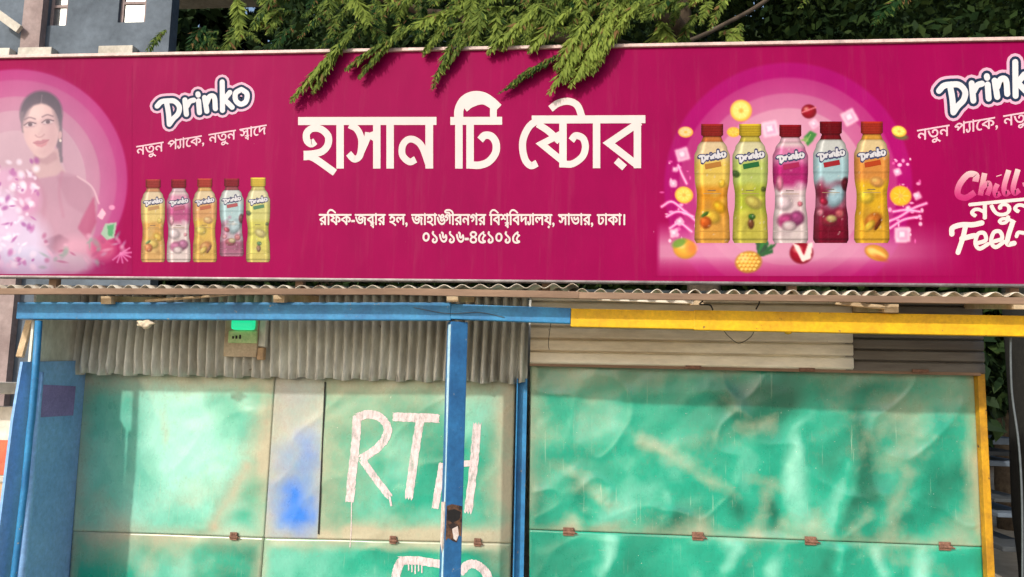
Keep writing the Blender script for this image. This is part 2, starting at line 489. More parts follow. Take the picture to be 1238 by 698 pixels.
# corrugated strip over the doors
def corr(name, x0, x1, z0, z1, Y, pitch, amp, mat, parent, vertical=True, wob=0.0, top=None, thick=0.0015):
    """corrugated sheet in a wall; ribs upright or lying"""
    V = []; Fc = []
    if vertical:
        n = int((x1 - x0) / pitch * 10); ns = 10
        for j in range(ns + 1):
            t = j / ns
            for i in range(n + 1):
                x = x0 + (x1 - x0) * i / n
                z = z1 + (z0 - z1) * t
                a = amp * (1 + 0.25 * math.sin(i * 0.013 + 1)) * (1.0 + (0.7 * random.uniform(-.5, .5) if t > 0.85 else 0))
                sn = math.sin(2 * math.pi * (x - x0) / pitch + 0.7 * math.sin(3 * t + x * 3))
                y = Y - a * (sn if sn < 0 else sn ** .7) + wob * math.sin(5 * x) + .006 * math.sin(2.1 * x + 4 * t)
                V.append((x, y, z + (0.006 * math.sin(i * 0.21) * t * t)))
        for j in range(ns):
            for i in range(n):
                a = j * (n + 1) + i; Fc.append((a, a + n + 1, a + n + 2, a + 1))
    else:
        n = max(8, int((z1 - z0) / pitch * 26)); ns = 12
        for i in range(n + 1):
            z = z0 + (z1 - z0) * i / n
            for j in range(ns + 1):
                x = x0 + (x1 - x0) * j / ns
                y = Y - amp * min(1, abs(math.sin(math.pi * (z - z0) / pitch)) * 2.2) * 2 + wob * math.sin(x * 4)
                V.append((x, y, z))
        for i in range(n):
            for j in range(ns):
                a = i * (ns + 1) + j; Fc.append((a, a + 1, a + ns + 2, a + ns + 1))
    o = obj(name, V, Fc, mat, parent, smooth=True)
    md = o.modifiers.new('thickness', 'SOLIDIFY'); md.thickness = thick; md.offset = 1
    return o


xl, xr = X(40, 450, YC), X(637, 455, YC)
corr('corrugated_panel', xl, xr, Z(330, 457, YC), Z(330, 352, YC), YC, 0.0445, 0.029, MAT['galv'], stall)

# doors: upper flaps and lower leaves
DL = (105, 446); S1T, S1B = (333, 452), (319, 650)
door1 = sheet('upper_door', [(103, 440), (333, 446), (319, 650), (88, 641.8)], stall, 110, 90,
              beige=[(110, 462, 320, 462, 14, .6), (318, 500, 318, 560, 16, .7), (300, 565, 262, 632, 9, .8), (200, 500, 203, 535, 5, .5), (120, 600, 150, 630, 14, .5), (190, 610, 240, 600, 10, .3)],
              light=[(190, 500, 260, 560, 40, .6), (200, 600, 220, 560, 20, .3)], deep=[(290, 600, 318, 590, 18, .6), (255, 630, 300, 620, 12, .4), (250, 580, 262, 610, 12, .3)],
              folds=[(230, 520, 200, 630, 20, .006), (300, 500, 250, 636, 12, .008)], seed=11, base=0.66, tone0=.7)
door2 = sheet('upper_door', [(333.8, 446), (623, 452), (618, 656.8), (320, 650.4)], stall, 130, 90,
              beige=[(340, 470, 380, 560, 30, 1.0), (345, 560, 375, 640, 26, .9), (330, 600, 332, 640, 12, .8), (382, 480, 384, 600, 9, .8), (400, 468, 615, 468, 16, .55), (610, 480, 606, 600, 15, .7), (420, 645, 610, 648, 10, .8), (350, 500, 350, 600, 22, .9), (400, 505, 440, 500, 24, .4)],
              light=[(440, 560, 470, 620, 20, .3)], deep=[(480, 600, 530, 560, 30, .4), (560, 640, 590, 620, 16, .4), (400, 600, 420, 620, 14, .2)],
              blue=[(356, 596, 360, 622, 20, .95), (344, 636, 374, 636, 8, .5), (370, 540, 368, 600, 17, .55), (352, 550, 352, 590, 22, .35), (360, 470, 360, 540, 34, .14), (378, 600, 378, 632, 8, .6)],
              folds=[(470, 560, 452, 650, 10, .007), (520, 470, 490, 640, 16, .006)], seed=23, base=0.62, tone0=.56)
low1 = sheet('lower_door', [(88, 642.4), (319, 650.6), (306, 800), (78, 790)], stall, 80, 60,
             beige=[(110, 655, 220, 660, 14, .5), (180, 690, 185, 660, 9, .5)], light=[(230, 690, 260, 680, 24, .5)], deep=[(262, 660, 300, 668, 14, .6), (276, 690, 310, 690, 20, .4)],
             folds=[(240, 650, 215, 760, 12, .006)], seed=31, base=0.66, edge=9)
low2 = sheet('lower_door', [(320, 651), (618, 657.5), (614, 810), (308, 800)], stall, 110, 60,
             beige=[(330, 657, 600, 662, 6, .5), (600, 690, 602, 660, 8, .3)], deep=[(460, 668, 430, 690, 14, .5), (600, 672, 570, 664, 14, .5), (590, 700, 600, 690, 14, .4)], light=[(340, 690, 400, 690, 30, .3)],
             folds=[(455, 655, 440, 760, 10, .006)], seed=37, base=0.68, edge=8)
# seam cover between strip and right half of door2
strip_edge = MB().beam(P(393, 462, YW - .004), P(385, 646, YW - .004), 0.004, 0.006, 0.0005).build('panel_joint', MAT['wire'], stall)


def hinge(px, py, parent, w_=0.055, mat='rust', Y=YW):
    p = P(px, py, Y); m_ = MB()
    m_.box(p[0] - w_ / 2, p[0] + w_ / 2 * .8, p[1] - .012, p[1] - .006, p[2] - .016, p[2] + .02, .002)
    m_.tube([(p[0] - w_ / 2, p[1] - .014, p[2]), (p[0] + w_ / 2, p[1] - .014, p[2] - .002)], .006, 8)
    m_.tube([(p[0] + w_ / 2, p[1] - .014, p[2] - .002), (p[0] + w_ * .68, p[1] - .012, p[2] - .006)], .003, 6)
    for dx in (-.3, 0.0, .28):
        m_.box(p[0] + dx * w_ - .004, p[0] + dx * w_ + .004, p[1] - .015, p[1] - .011, p[2] + .008, p[2] + .015, .001)
    return m_.build('hinge', MAT[mat], parent)


for hx, hy in ((284, 648.5),): hinge(hx, hy, door1, .04)
for hx, hy in ((476, 653), (578, 656)): hinge(hx, hy, door2, .035)

# brush lettering on the doors
def brush(name, parent, strokes, Y=YW, mat='chalk'):
    """paint strokes that follow the dents of the sheet below"""
    gx, gy, gz = DENT[parent.name]; m_ = MB()
    for k, (pts, wd) in enumerate(strokes):
        c = catmull(pts, 14); na = 7; n = len(c); V = []; rs = [random.uniform(-1, 1) for _ in range(n + 8)]
        for i, q in enumerate(c):
            d = c[min(i + 1, n - 1)] - c[max(i - 1, 0)]; d = d / (np.linalg.norm(d) + 1e-9); nr = np.array([-d[1], d[0]])
            for j in range(na):
                u = j / (na - 1) * 2 - 1; rag = 1 + .10 * (rs[i] if u < 0 else rs[i + 4]) * abs(u) ** 3
                tail = d * (wd * .22 * math.sin(9 * u + k) if i in (0, n - 1) else 0)
                V.append(q + nr * u * wd / 2 * rag + tail)
        V = np.array(V); f = [(i * na + j, i * na + j + 1, (i + 1) * na + j + 1, (i + 1) * na + j) for i in range(n - 1) for j in range(na - 1)]
        dd = (V[:, 0:1] - gx[None]) ** 2 + (V[:, 1:2] - gy[None]) ** 2; ix = np.argpartition(dd, 5, axis=1)[:, :5]
        w_ = 1 / (np.take_along_axis(dd, ix, 1) + .05); dz = (gz[ix] * w_).sum(1) / w_.sum(1)
        f = orient([tuple(q) for q in V], f); m_.add(PA(V, Y - dz - .0016 - .0003 * k), f)
    return m_.build(name, MAT[mat], parent, True)


brush('letter', door2, [([(432, 503), (429, 545), (425, 580), (423, 607)], 10.5), ([(431, 505), (446, 501), (461, 506), (469, 520), (461, 537), (445, 550), (436, 555)], 10),
                       ([(438, 556), (452, 576), (471, 601)], 8.5), ([(425, 607), (424.5, 640), (423, 662)], 1.1), ([(471, 600), (473, 612)], 2.5)])['label'] = 'white brushed letter R'
brush('letter', door2, [([(475, 504), (500, 505), (531, 506)], 10.5), ([(508, 508), (502, 545), (494, 603)], 10)])['label'] = 'white brushed letter T'
brush('letter', door2, [([(535, 560), (530, 590), (526, 615)], 8.5), ([(577, 512), (573, 560), (566, 620)], 10), ([(541, 562), (574, 560)], 7)])['label'] = 'white brushed letter H'
brush('letter', low2, [([(486, 677), (480, 690), (474, 720)], 10.5), ([(482, 678), (505, 678), (536, 683)], 10)] + [([(494 + 4 * k, 680), (494 + 4 * k, 690 + (k * 7) % 5)], 1.6) for k in range(5)])
brush('letter', low2, [([(556, 693), (566, 683), (578, 684), (590, 698), (594, 730)], 10.5)])

# plinth, posts, beam, side wall, roof of the blue stall
zt = 2.6
MB().box(xl - .02, X(634, 690, YW) - .01, YW + .0, YW + 1.9, .02, Z(300, 780, YW) + .06, .01).build('plinth', MAT['concrete'], stall)
x_side = X(105, 446, YW) - .004
def plate(name, pts, mat, parent, dx=.012):
    """upright side sheet from a (y,z) outline"""
    n = len(pts); x0 = pts[0][0]
    v = [p for p in pts] + [(p[0] - dx, p[1], p[2]) for p in pts]
    f = [list(range(n)), list(range(2 * n - 1, n - 1, -1))] + [[i, i + n, (i + 1) % n + n, (i + 1) % n] for i in range(n)]
    return obj(name, v, f, mat, parent)


zst = Z(105, 436, YW)
side = plate('side_wall', [(x_side, -.04, .1), (x_side, YW + .02, .1), (x_side, YW + .02, zst), (x_side, .005, zst - .02), (x_side, -.02, 1.5), (x_side, -.04, 1.0)], MAT['bluedull'], stall)
# faded pink patch painted on the side wall
plate('side_patch', [(x_side + .002, .07, 1.50), (x_side + .002, .38, 1.50), (x_side + .002, .38, 1.64), (x_side + .002, .07, 1.65)], M('faded_paint', (150, 132, 190), (132, 116, 172), 14, rough=.7), stall, .0015)
plate('upper_side_wall', [(x_side - .006, .06, zst - .03), (x_side - .006, YW - .03, zst - .01), (x_side - .006, YW - .03, 2.12), (x_side - .006, .06, 2.10)], MAT['galv'], stall)
MB().box(x_side - .012, X(634, 690, YW), YW + 1.9, YW + 1.93, .05, 2.35).build('back_wall', MAT['galv'], stall)
plate('inner_side_wall', [(x_side - .002, YW + .02, .1), (x_side - .002, YW + 1.9, .1), (x_side - .002, YW + 1.9, 2.35), (x_side - .002, YW + .02, 2.12)], MAT['galv'], stall)

# beam: blue, slightly sagging to the right
bt = [P(20, 364, YB), P(545, 367, YB), P(690, 373, YB)]
bb = [P(20, 387, YB), P(545, 386, YB), P(690, 391, YB)]
for i in range(2):
    a = (bt[i] + bb[i]) / 2; b = (bt[i + 1] + bb[i + 1]) / 2
    h = (bt[i][2] - bb[i][2] + bt[i + 1][2] - bb[i + 1][2]) / 2
    MB().beam(a + [0, .025, 0], b + [0, .025 - .003 * i, 0], .05, h, .004).build('beam', MAT['blue'], stall)
# front post, turned a little so that two faces show
pt = P(553, 389, YB + .04); pbx = pt[0]
def rot_box(name, cx, cy, z0, z1, a, b, ang, mat, parent, bev=.004):
    t = MB().box(-a / 2, a / 2, -b / 2, b / 2, z0, z1, bev); c, s = math.cos(ang), math.sin(ang)
    return obj(name, [(cx + x * c - y * s, cy + x * s + y * c, z) for x, y, z in t.v], t.f, mat, parent)


zpt = float(pt[2]) - .002
post = rot_box('front_post', pbx, YB + .045, .05, zpt, .074, .066, math.radians(26), M('post_blue', (46, 114, 172), (30, 80, 132), 7, .3, .75, rough=.5, bmp=.4, chip=(120, 130, 140), chipt=.63), stall)
def on_post(u, z, face, off):
    """point on the turned post: u across the face 0..1"""
    c, s = math.cos(math.radians(26)), math.sin(math.radians(26)); hx, hy = .037, .033
    x, y = (-hx + 2 * hx * u, -hy - off) if face == 'f' else (-hx - off, hy - 2 * hy * u)
    return (pbx + x * c - y * s, YB + .045 + x * s + y * c, z)


def post_patch(name, face, pts, mat, off=.0012):
    v = [on_post(u, z, face, off) for u, z in pts]; n = len(v)
    return obj(name, v, [list(range(n))], mat, post)


zz = lambda py: Z(545, py, YB)
post_patch('scraped_or_sunlit_patch', 'f', [(.06, zz(612)), (.35, zz(610)), (.94, zz(613)), (.96, zz(630)), (.93, zz(650)), (.8, zz(648)), (.7, zz(657)), (.45, zz(655)), (.2, zz(651)), (.05, zz(654))], MAT['brown'])
post_patch('scraped_or_sunlit_patch', 'f', [(.4, zz(640)), (.72, zz(637)), (.8, zz(648)), (.66, zz(655)), (.5, zz(652))], MAT['primer'], .002)
post_patch('scraped_or_sunlit_patch', 'f', [(.1, zz(618)), (.5, zz(616)), (.9, zz(620)), (.8, zz(629)), (.4, zz(633)), (.12, zz(628))], MAT['wire'], .0018)
post_patch('scraped_or_sunlit_patch', 'l', [(.05, zz(610)), (.95, zz(607)), (.97, zz(662)), (.6, zz(672)), (.1, zz(660))], MAT['primer'])
post_patch('scraped_or_sunlit_patch', 'l', [(.35, zz(392)), (.97, zz(392)), (.97, zz(760)), (.5, zz(760)), (.7, zz(560)), (.45, zz(480))], M('sunlit_post_blue', (198, 226, 240), (140, 196, 226), 30, rough=.7))  # pale blue patch painting sunlight onto the post's left face
# corner post at the far left: leaning pipe with a kink
cp = [P(47, 388, YB + .02), P(43, 450, YB + .02), P(38.5, 505, YB + .02), P(36.5, 520, YB + .02), P(30, 590, YB + .02), P(18, 690, YB + .02), P(10, 760, YB + .02)]
MB().tube(cp, .015, 10).build('corner_post', MAT['blue'], stall, True)
cp2 = [P(47, 450, YB + .04), P(41, 520, YB + .04), P(34, 600, YB + .04), P(27, 680, YB + .04), P(20, 760, YB + .04)]
MB().tube(cp2, .021, 10).build('corner_post', MAT['bluedull'], stall, True)
# angle-iron wall post
wx = X(631, 560, YW - .03)
ap = MB().box(wx - .022, wx + .018, YW - .034, YW - .028, .1, Z(630, 458, YW - .03), .001)
ap.box(wx - .028, wx - .022, YW - .075, YW - .028, .1, Z(630, 458, YW - .03), .001)
ap.build('wall_post', MAT['blue'], stall)


def roof(name, x0, x1, zl, zr, parent, mat, pitch=.076, amp=.010, back=2.2, rise=.085, seed=0):
    """corrugated roof sheet, rising to the back, with visible wave edge"""
    n = int((x1 - x0) / pitch * 12); ny = 7; V = []; Fc = []
    rng = random.Random(seed); ph = rng.random() * 6
    for j in range(ny + 1):
        t = (j / ny) ** 1.6
        for i in range(n + 1):
            x = x0 + (x1 - x0) * i / n
            z = zl + (zr - zl) * i / n + amp * math.sin(2 * math.pi * x / pitch + ph + .5 * math.sin(x * 1.7)) * (1 + .25 * math.sin(x * 2.3)) + .004 * math.sin(x * 1.3 + ph)
            V.append((x, YE + back * t + .006 * math.sin(x * 5.1) * (1 - t), z + rise * back * t))
    for j in range(ny):
        for i in range(n):
            a = j * (n + 1) + i; Fc.append((a, a + 1, a + n + 2, a + n + 1))
    o = obj(name, V, Fc, mat, parent, smooth=True)
    md = o.modifiers.new('thickness', 'SOLIDIFY'); md.thickness = .0022; md.offset = 1
    return o


xm = X(690, 348, YE)
zl_, zm_, zr_ = Z(0, 347, YE), Z(690, 348, YE), Z(1238, 354, YE)
roof('corrugated_roof', X(-60, 347, YE), xm + .03, zl_ - .004, zm_ + .004, stall, MAT['roof'], seed=1)
MB().beam(P(-60, 352.5, YE - .016), P(470, 353, YE - .016), .022, .026, .002).build('eave_batten', MAT['wood'], stall)
MB().beam(P(466, 352.5, YE - .018), P(700, 357, YE - .018), .022, .028, .002).build('eave_batten', MAT['wood'], stall)


def rafter(px, py, parent, w_=.05, h=.035, mat='freshwood'):
    a = P(px, py, YE + .045); b = a + np.array([.02, .75, .075])
    return MB().beam(a, b, w_, h, .003).build('rafter', MAT[mat], parent)


for rx, ry in ((128, 363), (337, 361), (547, 360)): rafter(rx, ry, stall)
sp = [P(176, 364, YB - .03), P(235, 360, YB - .03), P(292, 355, YB - .02)]
MB().tube(sp, .006, 8).build('roof_lath', MAT['freshwood'], stall, True)

# =================================================================== YELLOW STALL (right)
ystall = thing('market_stall', 'yellow-framed tin stall with one wide green flap door', 'stall', (X(900, 400, YW), YW, 0))
xs0, xs1 = X(640, 440, YC), X(1186, 447, YC)
wzl, wzr = Z(640, 440, YC), Z(1030, 445, YC)
xw1 = X(1030, 420, YC)
corr('white_sheet', xs0 + .004, xw1, (wzl + wzr) / 2 - .004, Z(800, 356, YC) + .02, YC + .01, .058, .012, MAT['white'], ystall, False, .002)
corr('dark_sheet', xw1 - .03, X(1190, 420, YC), (wzl + wzr) / 2 - .012, Z(1100, 356, YC), YC + .018, .05, .008, MAT['dark'], ystall, False, .002)
obj('sheet_edge', *(lambda t: (t.v, t.f))(MB().beam([xs0, YC + .012, (wzl + wzr) / 2 - .008], [xs1, YC + .012, (wzl + wzr) / 2 - .012], .02, .014, .002)), MAT['wood'], ystall)
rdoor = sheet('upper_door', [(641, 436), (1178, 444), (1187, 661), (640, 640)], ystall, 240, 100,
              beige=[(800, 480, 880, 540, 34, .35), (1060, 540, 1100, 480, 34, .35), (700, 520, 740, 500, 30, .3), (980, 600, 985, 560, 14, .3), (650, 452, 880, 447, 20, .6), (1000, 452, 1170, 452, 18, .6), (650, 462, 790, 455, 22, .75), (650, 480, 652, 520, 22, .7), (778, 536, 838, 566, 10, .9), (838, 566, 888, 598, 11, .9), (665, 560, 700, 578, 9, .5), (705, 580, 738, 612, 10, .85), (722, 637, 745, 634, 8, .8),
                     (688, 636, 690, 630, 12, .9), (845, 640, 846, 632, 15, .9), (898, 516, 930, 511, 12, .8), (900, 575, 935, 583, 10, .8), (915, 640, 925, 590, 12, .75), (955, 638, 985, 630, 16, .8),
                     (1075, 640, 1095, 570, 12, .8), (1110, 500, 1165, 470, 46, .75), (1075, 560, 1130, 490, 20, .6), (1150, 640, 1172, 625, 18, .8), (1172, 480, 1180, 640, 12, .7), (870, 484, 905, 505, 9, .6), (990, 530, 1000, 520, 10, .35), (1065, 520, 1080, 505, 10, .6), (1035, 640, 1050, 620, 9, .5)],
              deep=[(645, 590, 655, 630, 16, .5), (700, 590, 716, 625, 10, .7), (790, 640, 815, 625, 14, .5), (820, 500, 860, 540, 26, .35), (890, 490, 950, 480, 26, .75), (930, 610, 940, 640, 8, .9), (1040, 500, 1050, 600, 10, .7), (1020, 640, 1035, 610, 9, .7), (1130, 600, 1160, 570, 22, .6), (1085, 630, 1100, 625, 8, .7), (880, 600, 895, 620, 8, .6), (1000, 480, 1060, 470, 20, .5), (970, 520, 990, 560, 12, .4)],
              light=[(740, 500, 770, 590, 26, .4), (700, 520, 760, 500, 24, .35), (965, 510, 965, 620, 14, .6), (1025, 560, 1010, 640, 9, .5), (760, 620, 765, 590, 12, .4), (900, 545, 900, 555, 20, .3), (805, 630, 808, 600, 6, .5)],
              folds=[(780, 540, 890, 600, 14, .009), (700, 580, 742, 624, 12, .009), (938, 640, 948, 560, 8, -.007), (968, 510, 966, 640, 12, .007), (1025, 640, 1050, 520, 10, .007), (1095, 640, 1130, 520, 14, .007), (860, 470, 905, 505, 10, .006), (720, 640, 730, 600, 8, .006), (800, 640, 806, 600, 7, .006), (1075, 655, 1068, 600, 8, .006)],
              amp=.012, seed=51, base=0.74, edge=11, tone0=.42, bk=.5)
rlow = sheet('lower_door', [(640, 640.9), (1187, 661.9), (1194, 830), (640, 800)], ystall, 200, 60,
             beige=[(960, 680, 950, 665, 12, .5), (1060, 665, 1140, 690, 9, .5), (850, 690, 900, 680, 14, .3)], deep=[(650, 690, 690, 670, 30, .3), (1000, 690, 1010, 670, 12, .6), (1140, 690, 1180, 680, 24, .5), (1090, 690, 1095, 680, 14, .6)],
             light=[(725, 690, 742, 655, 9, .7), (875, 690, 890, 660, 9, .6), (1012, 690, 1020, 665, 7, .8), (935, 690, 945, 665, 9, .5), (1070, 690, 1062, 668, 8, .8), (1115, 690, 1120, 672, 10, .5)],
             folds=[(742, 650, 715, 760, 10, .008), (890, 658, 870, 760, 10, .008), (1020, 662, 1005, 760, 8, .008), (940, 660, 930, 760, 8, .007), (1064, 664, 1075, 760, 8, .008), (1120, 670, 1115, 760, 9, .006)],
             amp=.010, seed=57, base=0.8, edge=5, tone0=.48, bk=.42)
for hx, hy in ((688, 643), (844, 648.5), (980, 654), (1142, 660.5)): hinge(hx, hy, rdoor)
for hx, hy in ((838, 444), (975, 447), (1112, 448.5)):
    p = P(hx, hy, YC); MB().box(p[0] - .035, p[0] + .035, p[1] - .012, p[1] - .004, p[2] - .008, p[2] + .006, .002).build('hinge', MAT['rust'], rdoor)
# yellow beam with a sleeve joint
a0, a1 = P(690, 384, YB), P(842, 387, YB); a2 = P(1300, 395.5, YB); hb = float(P(760, 374, YB)[2] - P(760, 396, YB)[2])
MB().beam(a0 + [0, .026, 0], a1 + [0, .026, 0], .05, hb, .004).build('beam', MAT['yellow'], ystall)
MB().beam(a1 + [-.01, .024, 0], a2 + [0, .024, 0], .05, hb + .006, .004).build('beam', MAT['yellow'], ystall)
p = P(955, 401, YB); MB().tube([p + [0, .02, .006], p + [0, .012, 0], p + [.004, .012, -.008]], [.02, .016, .004], 10).build('paint_drip', MAT['yellow'], ystall, True)
# wall post, ochre
yx = X(1185.5, 450, YW - .035)
MB().box(yx - .015, yx + .016, YW - .04, YW - .0, .1, Z(1187, 447, YW - .035), .003).build('wall_post', MAT['ochre'], ystall)
MB().box(xs0, yx + .015, YW + 1.9, YW + 1.93, .05, 2.35).build('back_wall', MAT['galv'], ystall)
plate('side_wall', [(yx + .018, YW + .001, .1), (yx + .018, YW + 1.9, .1), (yx + .018, YW + 1.9, 2.33), (yx + .018, YW + .001, 2.10)], MAT['dark'], ystall)
MB().box(xs0 + .002, yx, YW + .0, YW + 1.88, .02, Z(900, 790, YW) + .06, .01).build('plinth', MAT['concrete'], ystall)
roof('corrugated_roof', xm - .01, X(1300, 353, YE), zm_ - .012, zr_ - .006, ystall, MAT['roof'], seed=5)
MB().beam(P(694, 357.5, YE - .016), P(1300, 365, YE - .016), .022, .026, .002).build('eave_batten', MAT['wood'], ystall)
for rx, ry in ((843, 364), (1078, 373), (1235, 369)): rafter(rx, ry, ystall, .055, .034)
MB().beam(P(722, 360, YB - .02), P(838, 364, YB - .02), .02, .024, .002).build('roof_lath', MAT['white'], ystall)
MB().beam(P(1010, 366, YB - .02), P(1080, 373, YB - .02), .02, .016, .002).build('roof_lath', MAT['freshwood'], ystall)

# =================================================================== small things hung on the stalls
p0 = P(272, 384, .33); p1 = P(318, 432, .33)
mbx = thing('junction_box', 'beige wall box with a glowing green lamp cover under the blue beam', 'box', ((p0[0] + p1[0]) / 2, .35, float(p1[2])))
MB().box(p0[0], p1[0] - .035, .335, .378, p1[2], p0[2], .006).build('body', MAT['box'], mbx)
MB().box(p1[0] - .035, p1[0], .345, .378, p1[2] + .05, p0[2], .005).build('side_cover', MAT['galv'], mbx)
MB().box(p1[0] - .037, p1[0] - .005, .343, .376, p1[2] - .012, p1[2] + .046, .005).build('fuse_holder', MAT['tan'], mbx)
g0, g1 = P(279, 380, .31), P(308, 411, .31)
gm = g1[2] + .045
MB().box(g0[0] + .006, g1[0] - .006, .298, .3345, gm, g0[2] + .01, .016).build('lamp_cover', gg, mbx, True)
MB().box(g0[0] - .012, g1[0] + .004, .322, .3345, g1[2] - .016, gm - .003, .004).build('label', M('pale_green_label', (206, 232, 170), (160, 206, 140), 40, rough=.5), mbx)
for dx in (.0, .016, .034): MB().box(g0[0] + .01 + dx, g0[0] + .018 + dx, .318, .3218, g1[2] + .004, g1[2] + .016 + dx * .2, .001).build('terminal', MAT['wire'], mbx)


def rag(px, py, s, Y, name, label, seed):
    rng = np.random.RandomState(seed); bm = bmesh.new(); bmesh.ops.create_icosphere(bm, subdivisions=3, radius=1)
    c = P(px, py, Y)
    V = []
    for q in bm.verts:
        x, y, z = q.co; k = 1 + .35 * math.sin(5 * x + seed) * math.cos(4 * z) + .12 * math.sin(11 * z + 3 * x)
        V.append((c[0] + x * s * 1.5 * k, c[1] + y * s * .5 * k, c[2] + (z * .55 - .4 * max(0, 1 - abs(x * 1.6)) * (z < 0)) * s * k))
    bm.verts.index_update(); o = obj(name, V, [[q.index for q in f.verts] for f in bm.faces], MAT['cloth'], None, True); bm.free()
    return tag(o, label, 'rag')


rag(175, 391, .026, YB + .0, 'cloth_rag', 'white rag knotted under the blue beam near the left', 3)


def wire(name, pts, r, label, mat='wire'):
    c = catmull([np.array(q, float) for q in pts], 8)
    return tag(MB().tube(c, r, 6).build(name, MAT[mat], None, True), label, 'wire')


wire('hanging_wire', [P(874, 398, YB + .03), P(880, 406, YB + .05), P(893, 415, YB + .1), P(907, 408, YB + .08), P(913, 398, YB + .05)], .0016, 'thin black wire looped under the yellow beam')
wire('hanging_wire', [P(666, 391, YB + .05), P(664, 405, YB + .12), P(663, 417, YB + .15), P(664, 423, YB + .15)], .0014, 'short wire end dangling beside the blue beam tip')
wire('hanging_wire', [P(1222, 404, YB + .03), P(1222, 440, YB + .05), P(1224, 480, YB + .06), P(1232, 540, YB + .05), P(1236, 620, YB + .05), P(1236, 760, YB + .04)], .004, 'grey cable hanging from the right end of the yellow beam', 'greywire')
wire('tied_wire', [P(843, 357, YE + .03), P(850, 363, YE + .02), P(846, 368, YE + .03), P(858, 369, YE + .03), P(862, 375, YE + .02)], .003, 'black twisted wire tied round the rafter at the yellow beam joint')
wire('tied_wire', [P(916, 360, YE + .03), P(918, 366, YE + .03), P(914, 374, YE + .05)], .003, 'short black wire tie over the middle of the yellow beam')
wire('hanging_wire', [P(500, 372, YB - .004), P(540, 379, YB - .006), P(580, 378, YB - .006), P(610, 384, YB - .004)], .0014, 'pale wire stapled along the blue beam above the post', 'greywire')

# =================================================================== SIGN BOARD
sg = thing('sign_board', 'long magenta shop sign with white Bengali lettering and juice bottles', 'sign', tuple(P(640, 336, YS)))
tl, tr = P(-70, 72.5, YS), P(1330, 48, YS); bl, br = P(-70, 333, YS), P(1330, 345, YS)
MAGS = (140, 0, 72)
mag = lin(MAGS)
# face: fine grid, a little loose on its frame
nx, ny = 120, 24; V = []; Fc = []
for j in range(ny + 1):
    for i in range(nx + 1):
        s, t = i / nx, j / ny
        q = (tl * (1 - s) + tr * s) * (1 - t) + (bl * (1 - s) + br * s) * t
        V.append(q)
for j in range(ny):
    for i in range(nx):
        a = j * (nx + 1) + i; Fc.append((a, a + nx + 1, a + nx + 2, a + 1))
V = np.array(V)
sx = np.linspace(0, 1, nx + 1)
obj('face', V, Fc, PRINT, sg, True, cols=np.tile(mag, (len(V), 1)))
MB().beam(tl + [0, .012, .006], tr + [0, .012, .006], .05, .014, .002).build('frame_rail', MAT['frame'], sg)
MB().beam(bl + [0, .012, -.004], br + [0, .012, -.004], .05, .009, .002).build('frame_rail', MAT['alu'], sg)
MB().box(tl[0], tr[0], YS + .03, YS + .036, bl[2], tl[2] - .01).build('backing', MAT['galv'], sg)
for px in (60, 360, 660, 960, 1230):
    MB().beam((X(px, 300, YS), YS + .055, Z(px, 347, YS) - .02), (X(px, 300, YS), YS + .055, Z(px, 70, YS)), .035, .035, .003, up=(0, 1, 0)).build('support_batten', MAT['wood'], sg)

A = Art(YS - .0006)
WHT = (214, 202, 201)


def flat(vf, tf): return [tf(q) for q in vf[0]], vf[1]


